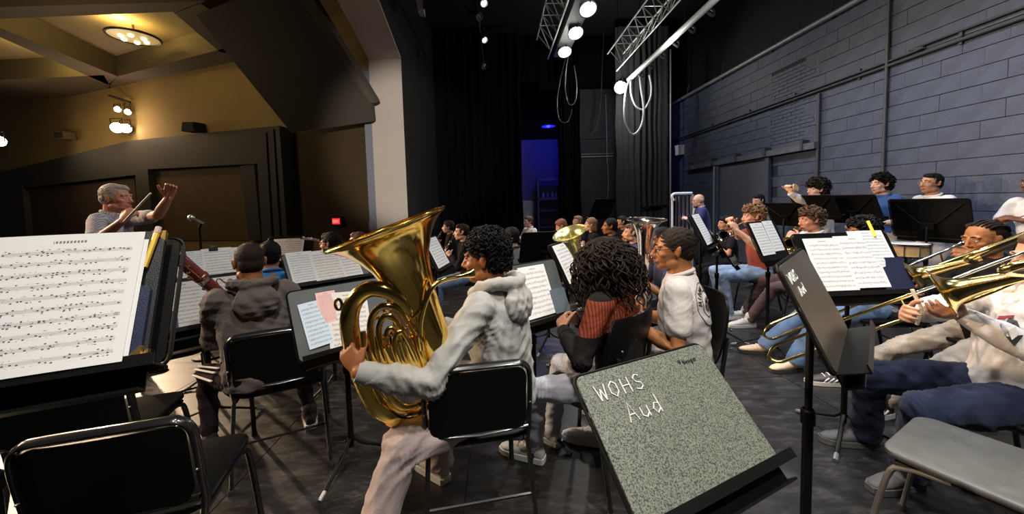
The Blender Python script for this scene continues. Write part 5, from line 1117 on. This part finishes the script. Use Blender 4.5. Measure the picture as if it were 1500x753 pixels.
# --- standing percussion by the block wall
person('boy with flat dark hair and lowered eyes standing behind the rust t-shirt trumpeter', (1111, 290, 5.5), 90, 'stand', skin='fair', hair=('short', 'black'), top=('tee', M_greycl), bottom=('trousers', M_blackpants), shoe=(M_shoeblk, SOLED), look=(10, 14))
cq = person('percussionist with big curly dark hair in white raising a wooden clapper', (1196, 274, 4.6), 80, 'stand', skin='pale', hair=('bushy', 'dark'), top=('sweater', M_whitecl), bottom=('trousers', M_blackpants), shoe=(M_shoeblk, SOLED), res=1, look=(8, 0),
    hl=dict(w=at(1158, 283, 4.45), d=(.1, .1, 1), n=(.6, .2, .3), curl=1.0, pole=(.3, .2, -1)), hr=dict(p=(.25, -.1, .2)))
c = at(1165, 275, 4.42); e = empty('wood_clapper', c, 0, 'small pale wooden clapper raised in the curly percussionist\'s hand', 'clapper')
M_wood = mat('pale_wood', (.52, .34, .16), .45, var=.25, scale=20)
obj('disc', G().lathe([(-.012, .02), (-.012, .045), (.0, .05), (.012, .045), (.012, .02)], (0, 0, 0), (.3, -.9, .3), 18, True), M_wood, e); obj('disc', G().lathe([(-.010, .02), (-.010, .04), (.010, .045), (.010, .02)], (-.02, .05, .0), (.3, -.9, .3), 18, True), M_wood, e)
person('boy in a royal blue t-shirt with short dark hair standing against the block wall', (1290, 265, 4.35), 84, 'stand', skin='pale', hair=('curly', 'black'), top=('tee', M_teeblue), bottom=('trousers', M_khaki), shoe=(M_shoewht, SOLE), res=1, look=(4, 2),
    hl=dict(p=(.30, .16, .16), d=(.9, -.2, -.2), n=(0, -.3, -1), curl=.6), hr=dict(p=(.30, -.1, .16), d=(.9, .2, -.2), n=(0, .3, -1), curl=.6))
person('boy with glasses and smooth black hair in a white shirt behind the large black stand', (1364, 264, 4.0), 82, 'stand', skin='tan', hair=('short', 'black'), top=('tee', M_whitecl), bottom=('trousers', M_greyjean), shoe=(M_shoewht, SOLE), res=1, look=(6, -4), glasses=M_glassred,
    hl=dict(p=(.32, .12, .12), d=(.9, -.2, -.2), n=(0, -.3, -1), curl=.6))
pw = person('person in a white printed shirt at the right edge, only a shoulder in the photo', (1518, 262, 3.15), 86, 'stand', skin='deep', hair=('short', 'black'), top=('tee', M_whitecl), bottom=('trousers', M_blackpants), shoe=(M_shoeblk, SOLED), res=1)
bv = BVHTree.FromPolygons([tuple(v) for v in pw['SV']], pw['SF']); g = G()
for pts in (((1486, 321), (1491, 322)), ((1492, 317), (1490, 326)), ((1494, 318), (1500, 316)), ((1494, 318), (1493, 325)), ((1487, 325), (1487, 331))):
    q = [bv.ray_cast(Vector(EYE), Vector(nrm(ray(*p)))) for p in pts]
    if all(h_[0] is not None for h_ in q): g.tube([np.array(h_[0]) - nrm(ray(1490, 320)) * .003 for h_ in q], .006, 5)
if g.n: obj('pink_lettering', g, mat('pink_print', (.42, .12, .22), .8), pw['root'], pw['base'])
# --- man at the chimes
bm = person('bald man with glasses in a blue jacket standing beside the chimes', (1023, 290, 6.0), 70, 'stand', lean=6, skin='pale', hair=('bald', 'grey'), top=('jacket', M_bluejkt, M_lilac), bottom=('trousers', M_blackpants), shoe=(M_shoeblk, SOLED), look=(10, 8), glasses=M_glass)
obj('lanyard', G().tube([bm['nb'] + bm['F'] * .10 + bm['L'] * .05, bm['T'](.33) + bm['F'] * .145, bm['nb'] + bm['F'] * .10 - bm['L'] * .05], .006, 6), MATS['bright_white_tube'], bm['root'], bm['base'])
obj('badge', G().box(bm['T'](.30) + bm['F'] * .15, (.06, .01, .09)), MATS['bright_white_tube'], bm['root'], bm['base'])
# --- conductor
cd = person('grey haired conductor in a striped short sleeved shirt, arm raised, holding a white baton', (170, 283, 3.30), -98, 'stand', lean=3, skin='ruddy', hair=('short', 'grey'), top=('shirt', M_striped), bottom=('trousers', M_blackpants), shoe=(M_shoeblk, SOLED), res=2, look=(18, 4), twist=-24,
    hl=dict(w=at(247, 290, 3.08), elbow=at(231, 316, 3.10), d=(.30, .0, .95), n=(.7, -.5, .1), curl=.75, pole=(.2, .6, -.9)), hr=dict(w=at(178, 325, 2.95), d=(.55, .25, .75), n=(.1, .9, .1), curl=.95, pole=(-.2, -.5, -.9)), smax=1.2)
e = empty('baton', at(191, 317, 2.93), 0, 'white baton in the conductor\'s lower hand', 'baton'); obj('shaft', G().tube([at(182, 325, 2.93), at(221, 283, 2.88)], np.array([.009, .006]), 8), mat('baton_white', (.75, .74, .72), .4), e, at(191, 317, 2.93))
# --- players beyond
fp = person('flute player with dark hair and glasses facing left in front of the dark auditorium', (484, 351, 3.55), 84, skin='ruddy', hair=('mop', 'black'), top=('tee', M_blackcl), bottom=('trousers', M_blackpants), shoe=(M_shoeblk, SOLED), look=(0, 4), glasses=M_glassred, res=1)
wood_tube('flute', 'silver flute of the player left of the tuba bell', 'flute', at(468, 352, 3.4), at(441, 349, 3.15), .010, .009, M_silver, 6)
bt = person('dark haired player in a bright blue t-shirt seated beyond the bassoon player', (395, 367, 2.85), 34, skin='tan', hair=('mop', 'black'), top=('tee', M_teesky), bottom=('trousers', M_blackpants), shoe=(M_shoeblk, SOLED), res=1)
person('player hidden behind the tuba bell, only the top of the hair in view', (524, 353, 3.9), 88, skin='ruddy', hair=('short', 'brown'), top=('tee', M_blackcl), bottom=('trousers', M_blackpants), shoe=(M_shoewht, SOLE))
c1 = person('farther of two clarinet players left of the tuba player', (657, 343, 5.9), 96, skin='fair', hair=('mop', 'dark'), top=('jacket', M_blackcl), bottom=('trousers', M_blackpants), shoe=(M_shoeblk, SOLED), hl=dict(p=(.26, .02, .34), curl=.9), hr=dict(p=(.28, -.02, .22), curl=.9))
wood_tube('clarinet', 'black clarinet of the farther clarinet player', 'clarinet', c1['hp'](0, .115, -.065), c1['hp'](0, .38, -.50), .008, .014, M_ebony, 8, bellr=.028)
c2 = person('nearer of two clarinet players, head beside the tuba player\'s face', (676, 336, 4.6), 96, skin='pale', hair=('short', 'dark'), top=('jacket', M_blackcl), bottom=('trousers', M_jean), shoe=(M_shoeblk, SOLED), hl=dict(p=(.26, .02, .32), curl=.9), hr=dict(p=(.28, -.02, .20), curl=.9), res=1)
wood_tube('clarinet', 'black clarinet of the nearer clarinet player', 'clarinet', c2['hp'](0, .115, -.065), c2['hp'](0, .40, -.50), .008, .014, M_ebony, 8, bellr=.028)
person('dark haired player in a dark grey t-shirt just right of the tuba player', (749, 355, 3.9), 40, skin='fair', hair=('mop', 'black'), top=('tee', M_greycl), bottom=('trousers', M_blackpants), shoe=(M_shoewht, SOLE), res=1)
k1 = person('pale player with glasses in white in front of the blue lit wing', (774, 330, 6.8), 118, skin='pale', hair=('mop', 'brown'), top=('tee', M_whitecl), bottom=('trousers', M_blackpants), shoe=(M_shoeblk, SOLED), glasses=M_glass)
l1 = person('player with bowed reddish brown head looking down at a silver flute', (822, 334, 5.7), 84, skin='pale', hair=('mop', 'red'), top=('tee', M_lilac), bottom=('trousers', M_jean), shoe=(M_shoewht, SOLE), look=(0, 26))
wood_tube('flute', 'silver flute lowered by the bowed reddish haired player', 'flute', at(800, 348, 5.4), at(815, 340, 5.5), .011, .011, M_silver, 6)
m1 = person('sandy haired player holding a white mouthpiece instrument beyond the gold bell', (846, 325, 6.4), 112, skin='fair', hair=('short', 'sandy'), top=('tee', M_blackcl), bottom=('trousers', M_blackpants), shoe=(M_shoeblk, SOLED))
trumpet('silver trumpet of the sandy haired player beyond the gold bell', m1['hp'](0, .11, -.06), at(850, 338, 5.95), m=M_silver)
person('light brown haired player in profile between two darker heads', (865, 326, 5.5), 82, skin='pale', hair=('long', 'sandy'), top=('tee', M_blackcl), bottom=('trousers', M_blackpants), shoe=(M_shoeblk, SOLED))
person('dark skinned player with short black hair in profile beyond the curly haired player', (893, 328, 4.7), 84, skin='brown', hair=('crop', 'black'), top=('jacket', M_blackcl), bottom=('trousers', M_blackpants), shoe=(M_shoeblk, SOLED), res=1)
person('player half hidden behind the profile with short black hair', (911, 330, 5.8), 84, skin='tan', hair=('short', 'black'), top=('tee', M_blackcl), bottom=('trousers', M_blackpants), shoe=(M_shoeblk, SOLED))
sx = person('brown haired saxophone player in a navy jacket left of the silver bell', (925, 338, 3.95), 80, skin='fair', hair=('short', 'brown'), top=('jacket', M_navycl), bottom=('trousers', M_blackpants), shoe=(M_shoeblk, SOLED), res=1, hl=dict(w=at(918, 400, 3.3), d=(.5, -.2, .5), curl=.9))
person('dark skinned player in navy behind the silver euphonium bell', (968, 346, 2.95), 84, skin='deep', hair=('crop', 'black'), top=('tee', M_navycl), bottom=('trousers', M_blackpants), shoe=(M_shoeblk, SOLED), res=1)
# saxophone
off = at(925, 400, 3.2); e = empty('saxophone', off, 0, 'gold saxophone between the curly hair and the silver euphonium', 'saxophone')
P = smooth_path([sx['hp'](0, .115, -.062), at(917, 366, 3.4), at(919, 375, 3.3), at(922, 400, 3.2), at(924, 425, 3.15), at(918, 436, 3.12), at(912, 426, 3.1), at(910, 405, 3.08)], 6)
obj('body', G().tube(P, np.interp(np.linspace(0, 1, len(P)), [0, .2, .6, .8, 1], [.008, .013, .030, .036, .045]), 12), M_goldlac, e, off); bell(e, off, at(909, 394, 3.06), nrm([-.2, -.3, .9]), .06, .10, M_goldlac, k=24)
for k in range(7): obj('key', G().ell(at(921 + (k % 2) * 3, 376 + k * 7, 3.16), (.014, .014, .008), None, 8, 5), M_brass, e, off)
# chimes
c = at(1000, 320, 6.3); off = (c[0], c[1], 0); e = empty('tubular_chimes', off, 0, 'silver tubular chimes on a white curved frame beside the bald man', 'chimes')
zt = at(1000, 285, 6.3)[2]
obj('top_rail', G().tube(smooth_path([(-.16, .0, zt - .1), (-.19, 0, zt - .03), (-.15, 0, zt + .015), (0, 0, zt + .02), (.16, 0, zt + .02)], 5), .024, 8), mat('white_frame', (.75, .77, .82), .4), e)
for k in range(9): obj('chime', G().tube([(-.12 + k * .034, -.01 - .03 * (k % 2), zt - .02), (-.12 + k * .034, -.01 - .03 * (k % 2), zt - .9 - .02 * k)], .014, 8), mat('chime_steel', (.6, .63, .75), .2, 1.), e)
for x in (-.17, .19): obj('upright', G().tube([(x, .03, .03), (x, .03, zt)], .018, 8), mat('white_frame', (.75, .77, .82), .4), e)
obj('base', G().box((.01, .03, .03), (.5, .4, .05)), M_black, e, smooth=False)
# snare drum
c = at(1328, 366, 3.55); zc = c[2]; e = empty('snare_drum', (c[0], c[1], 0), 0, 'wooden snare drum with silver rims behind the front music stand', 'drum')
obj('shell', G().lathe([(-.06, .165), (.06, .165)], (0, 0, zc), (0, 0, 1), 36), M_wood, e)
for z in (-.062, .055): obj('hoop', G().lathe([(z - .004, .167), (z - .004, .176), (z + .012, .176), (z + .012, .167)], (0, 0, zc), (0, 0, 1), 36), M_silver, e)
obj('drum_head', G().lathe([(.058, .166), (.060, .002)], (0, 0, zc), (0, 0, 1), 36), mat('drum_head', (.7, .7, .68), .6), e)
for k in range(10): a = k * .628; obj('lug', G().tube([(.172 * math.cos(a), .172 * math.sin(a), zc - .055), (.172 * math.cos(a), .172 * math.sin(a), zc + .055)], .006, 6), M_silver, e)
obj('stand_post', G().tube([(0, 0, zc - .07), (0, 0, .1)], .014, 8), M_silver, e)
for k in range(3): a = k * 2.094; obj('leg', G().tube([(0, 0, .25), (.26 * math.cos(a), .26 * math.sin(a), .012)], .009, 6), M_silver, e); obj('basket_arm', G().tube([(0, 0, zc - .16), (.17 * math.cos(a), .17 * math.sin(a), zc - .07)], .008, 6), M_silver, e)
# ------------------------------------------------------------------ stands with their music
s1 = stand('black stand in the left foreground loaded with folders and a white part', np.array([-1.075, .738, 1.252]), 203, 30, .68, .30, post=(-1.42, 1.02), tray=.055)
folder('large black folder lying open under the white part, gold corners', s1, .06, .012, .50, .29, M_blackleather, .020, .002, ((1, 1), (1, -1)))
folder('second black folder with gold corners under the open one at the right', s1, .108, .004, .43, .30, M_blackleather, .012, .024, ((1, 1), (1, -1)))
folder('navy folder low at the right of the foreground stand', s1, .206, .010, .22, .155, M_navy, .010, .038, ((1, -1),))
sheets('large white part with ten staves on the left foreground stand', s1, [(.200, .012, .20, .265, M_mus[1], 0), (.175, .006, .235, .29, M_mus[0], 0)])
for o in list(bpy.data.objects):
    if o.name.startswith('page') and o.parent and o.parent.get('label', '').startswith('large white part'): o.location = Vector(s1['n'] * .046)
P0 = s1['b0'] + s1['u'] * .298 + s1['v'] * .21 + s1['n'] * .044; e = empty('pencil', P0, 0, 'yellow pencil standing behind the white part on the foreground stand', 'pencil')
obj('shaft', G().tube([P0, P0 + s1['v'] * .085 + s1['u'] * .012], .0055, 6), mat('pencil_yellow', (.80, .52, .04), .4), e, P0); obj('eraser', G().tube([P0 + s1['v'] * .085 + s1['u'] * .012, P0 + s1['v'] * .10 + s1['u'] * .014], .006, 8), mat('eraser_pink', (.6, .45, .4), .7), e, P0)
s2 = stand('black stand in front of the bassoon player, navy card low on it', at(298, 442, 2.45), 222, 26, .50, .34, legrot=40)
sheets('white pages on the stand in front of the bassoon player', s2, [(-.10, .03, .22, .29, M_mus[0], 0), (.10, .04, .22, .28, M_mus[1], 0)])
folder('navy card folder at the lower left of the bassoon stand', s2, -.19, .0, .12, .14, M_navy, .006, .0015)
s3 = stand('black stand with clipped pages beyond the bassoon, far left', at(316, 387, 3.2), 222, 40, .52, .32)
sheets('three pages under a clip on the far left stand', s3, [(-.15, .03, .20, .28, M_mus[2], 0), (.02, .03, .21, .29, M_mus[1], 0), (.19, .03, .15, .28, M_mus[0], 0)]); clip('black clip on top of the far left stand', s3, .0)
s5 = stand('distant stand with a white page left of the flute player', at(425, 366, 4.0), 190, 30, .45, .32)
sheets('white page on the distant stand left of the flute player', s5, [(-.02, .03, .30, .26, M_mus[1], 0)])
s6 = stand('slate grey stand with a clip in front of the flute player', at(481, 392, 2.85), 222, 44, .56, .33, deskm=M_standgrey)
sheets('white double part clipped to the slate grey stand', s6, [(-.17, .06, .18, .28, M_mus[2], 0), (.0, .03, .22, .30, M_mus[0], 0), (.16, .05, .14, .29, M_mus[1], 0)]); clip('black clip on the slate grey stand', s6, .03)
s7 = stand('slate grey stand in front of the tuba player, partly behind the brass', at(505, 462, 2.02), 222, 28, .50, .36, deskm=M_standgrey, legrot=20)
sheets('blue tinted page on the tuba player\'s stand', s7, [(-.14, .05, .12, .24, M_musblue, 4)]); sheets('pink page tucked behind the white part on the tuba stand', s7, [(-.075, .16, .10, .17, M_muspink, 0)])
sheets('creased white part on the tuba player\'s stand', s7, [(.0, .0, .22, .31, M_mus[0], -6)])
s8 = stand('narrow looking stand with a white page between tuba and clarinets', at(640, 370, 3.6), 262, 26, .46, .33)
sheets('white page seen at a slant right of the tuba bell', s8, [(0, .02, .36, .30, M_mus[1], 0)])
s9 = stand('slate grey stand right of the tuba player with a slate card', at(783, 428, 2.2), 217, 22, .48, .36, deskm=M_standgrey, legrot=70)
sheets('white part on the slate grey stand right of the tuba player', s9, [(-.14, .03, .20, .30, M_mus[2], 0), (.02, .03, .22, .31, M_mus[1], 0)]); folder('slate card at the lower right of the stand beside the tuba player', s9, .175, .02, .13, .15, M_slate, .004, .006)
s10 = stand('black stand seen from behind, ribs crossing its back, in front of the blue wing', at(800, 362, 3.6), 12, 24, .52, .34)
s11 = stand('stand seen nearly edge on left of the curly hair', at(833, 384, 2.9), 240, 26, .46, .34)
sheets('white page on the edge on stand left of the curly hair', s11, [(0, .02, .38, .31, M_mus[1], 0)])
s12 = stand('tall tilted black stand in front of the far grey wall', at(882, 305, 6.6), 30, 30, .52, .38)
s13 = stand('flat topped black stand in front of the charcoal curtain', at(960, 304, 7.0), 20, 70, .46, .30)
s14 = stand('black stand with a slanting page right of the boy in the off white t-shirt', at(1029, 338, 3.35), 230, 26, .46, .33, legrot=250)
stand('black stand seen edge on with its post beside the light blue jeans', at(1057, 362, 3.5), 243, 30, .48, .33, post=at(1050, 400, 3.6)[:2], legrot=200)
sheets('slanting white page left of the trumpet player', s14, [(.02, .03, .30, .30, M_mus[2], 0)])
s15 = stand('black stand carrying the trumpet player\'s white double page', at(1126, 352, 3.22), 207, 24, .46, .36, post=at(1125, 400, 3.3)[:2], legrot=30)
sheets('white double page on the trumpet player\'s stand', s15, [(-.10, .05, .20, .30, M_mus[0], 0), (.085, .07, .17, .29, M_mus[1], 0)])
s16 = stand('black stand with the large white double page at the right, navy card on it', at(1248, 386, 2.02), 181, 27, .58, .37, post=at(1236, 600, 2.03)[:2], legrot=100)
sheets('large white double page on the right hand stand', s16, [(.15, .13, .22, .25, M_mus[2], 0), (.05, .04, .22, .31, M_mus[1], 0), (-.14, .03, .22, .31, M_mus[0], 0)])
folder('navy card folder at the lower right of the right hand stand', s16, .21, .02, .17, .19, M_navy, .006, .0015)
e = empty('highlighter', s16['b0'] + s16['u'] * .2 + s16['v'] * .34, 0, 'yellow highlighter clipped on top of the right hand stand', 'pen'); P0 = np.array(e.location); obj('barrel', G().tube([P0 + s16['n'] * .008, P0 + s16['v'] * .10 + s16['n'] * .008], .008, 8), mat('highlighter_yellow', (.85, .72, .03), .35), e, P0)
sq = stand('scuffed narrow looking black stand with chalk marks, right foreground', at(1197, 441, 1.15), 223, 25, .48, .31, deskm=M_standbrown, post=at(1185, 560, 1.14)[:2], tray=.075, legrot=15)
g = G(); write(g, 'WOHS', sq['C'] - sq['u'] * .22 + sq['v'] * .095 + sq['n'] * .0025, sq['u'], sq['v'], .030, .0022); write(g, 'Aud', sq['C'] - sq['u'] * .17 + sq['v'] * .050 + sq['n'] * .0025, sq['u'], sq['v'], .028, .0022)
obj('chalk_lettering', g, mat('chalk_white', (.62, .62, .58), .9), sq['root'], tuple(sq['root'].location))
sf = stand('large speckled grey stand in the right foreground lettered WOHS Aud', at(992, 613, .975), 203.5, 46, .51, .35, deskm=M_standworn, tray=.055, post=(.62, 1.20))
g = G(); write(g, 'WOHS', sf['C'] + sf['u'] * -.213 + sf['v'] * .098 + sf['n'] * .0025, sf['u'], sf['v'], .042, .0021, .8, .25); write(g, 'Aud', sf['C'] + sf['u'] * -.150 + sf['v'] * .028 + sf['n'] * .0025, sf['u'], sf['v'], .046, .0021, .75, .2)
obj('chalk_lettering', g, mat('chalk_white', (.62, .62, .58), .9), sf['root'], tuple(sf['root'].location))
g = G(); write(g, 'Wenger', sf['C'] + sf['u'] * .135 + sf['v'] * .128 + sf['n'] * .0025, sf['u'], sf['v'], .013, .0013, .7, .15); write(g, 'W', sf['C'] + sf['u'] * .12 + sf['v'] * .134 + sf['n'] * .0025, sf['u'], sf['v'], .009, .0016)
obj('maker_print', g, mat('maker_print_dark', (.012, .012, .010), .8), sf['root'], tuple(sf['root'].location))
s19 = stand('big black percussion stand seen from behind in front of the boy with glasses', at(1361, 320, 3.7), 284, 16, .62, .42)
s20 = stand('black percussion stand in front of the boy in the blue t-shirt', at(1248, 304, 4.05), 280, 28, .54, .32)
s21 = stand('black percussion stand in front of the curly percussionist', at(1194, 301, 4.3), 278, 30, .52, .28)
s22 = stand('lower black percussion stand behind the rust t-shirt trumpeter', at(1150, 312, 4.7), 276, 30, .54, .30)
# microphone
b = at(294, 360, 3.7); off = (b[0], b[1], 0); e = empty('microphone_stand', off, 0, 'slim black microphone stand with a silver microphone right of the conductor', 'microphone')
zt = at(294, 334, 3.7)[2]; mh, mt = at(280, 319, 3.7), at(299, 328, 3.7)
obj('post', G().tube([(b[0], b[1], .02), (b[0], b[1], zt)], .011, 8), M_stand, e, off); obj('clip', G().tube([(b[0], b[1], zt), (mh + mt) / 2 * .4 + mt * .6], .013, 8), M_stand, e, off)
obj('handle', G().tube([mt, mh], np.array([.012, .017]), 12), mat('mic_grey', (.25, .25, .25), .4, .6), e, off); obj('mic_grille', G().ell(mh, (.030, .030, .030), None, 14, 10), mat('mic_grille', (.6, .6, .58), .35, .8), e, off)
obj('base', G().lathe([(0, .14), (.015, .14), (.022, .05), (.03, .02)], off, (0, 0, 1), 24, True), M_stand, e, off)
# empty chairs
framed_chair('empty black framed chair in the left foreground, nearest the camera', (-1.27, 1.35), 15.6, 'black band chairs')
framed_chair('empty black framed chair under the left foreground stand, behind the nearest chair', (-1.88, 1.76), 16, 'black band chairs')
framed_chair('empty black framed chair left of the bassoon player, legs in the bright light', (-2.42, 2.66), 40, 'black band chairs')
framed_chair('grey worn chair seat at the bottom right corner', (1.72, 1.22), 27, 'black band chairs', M_seatgrey, M_legtan)
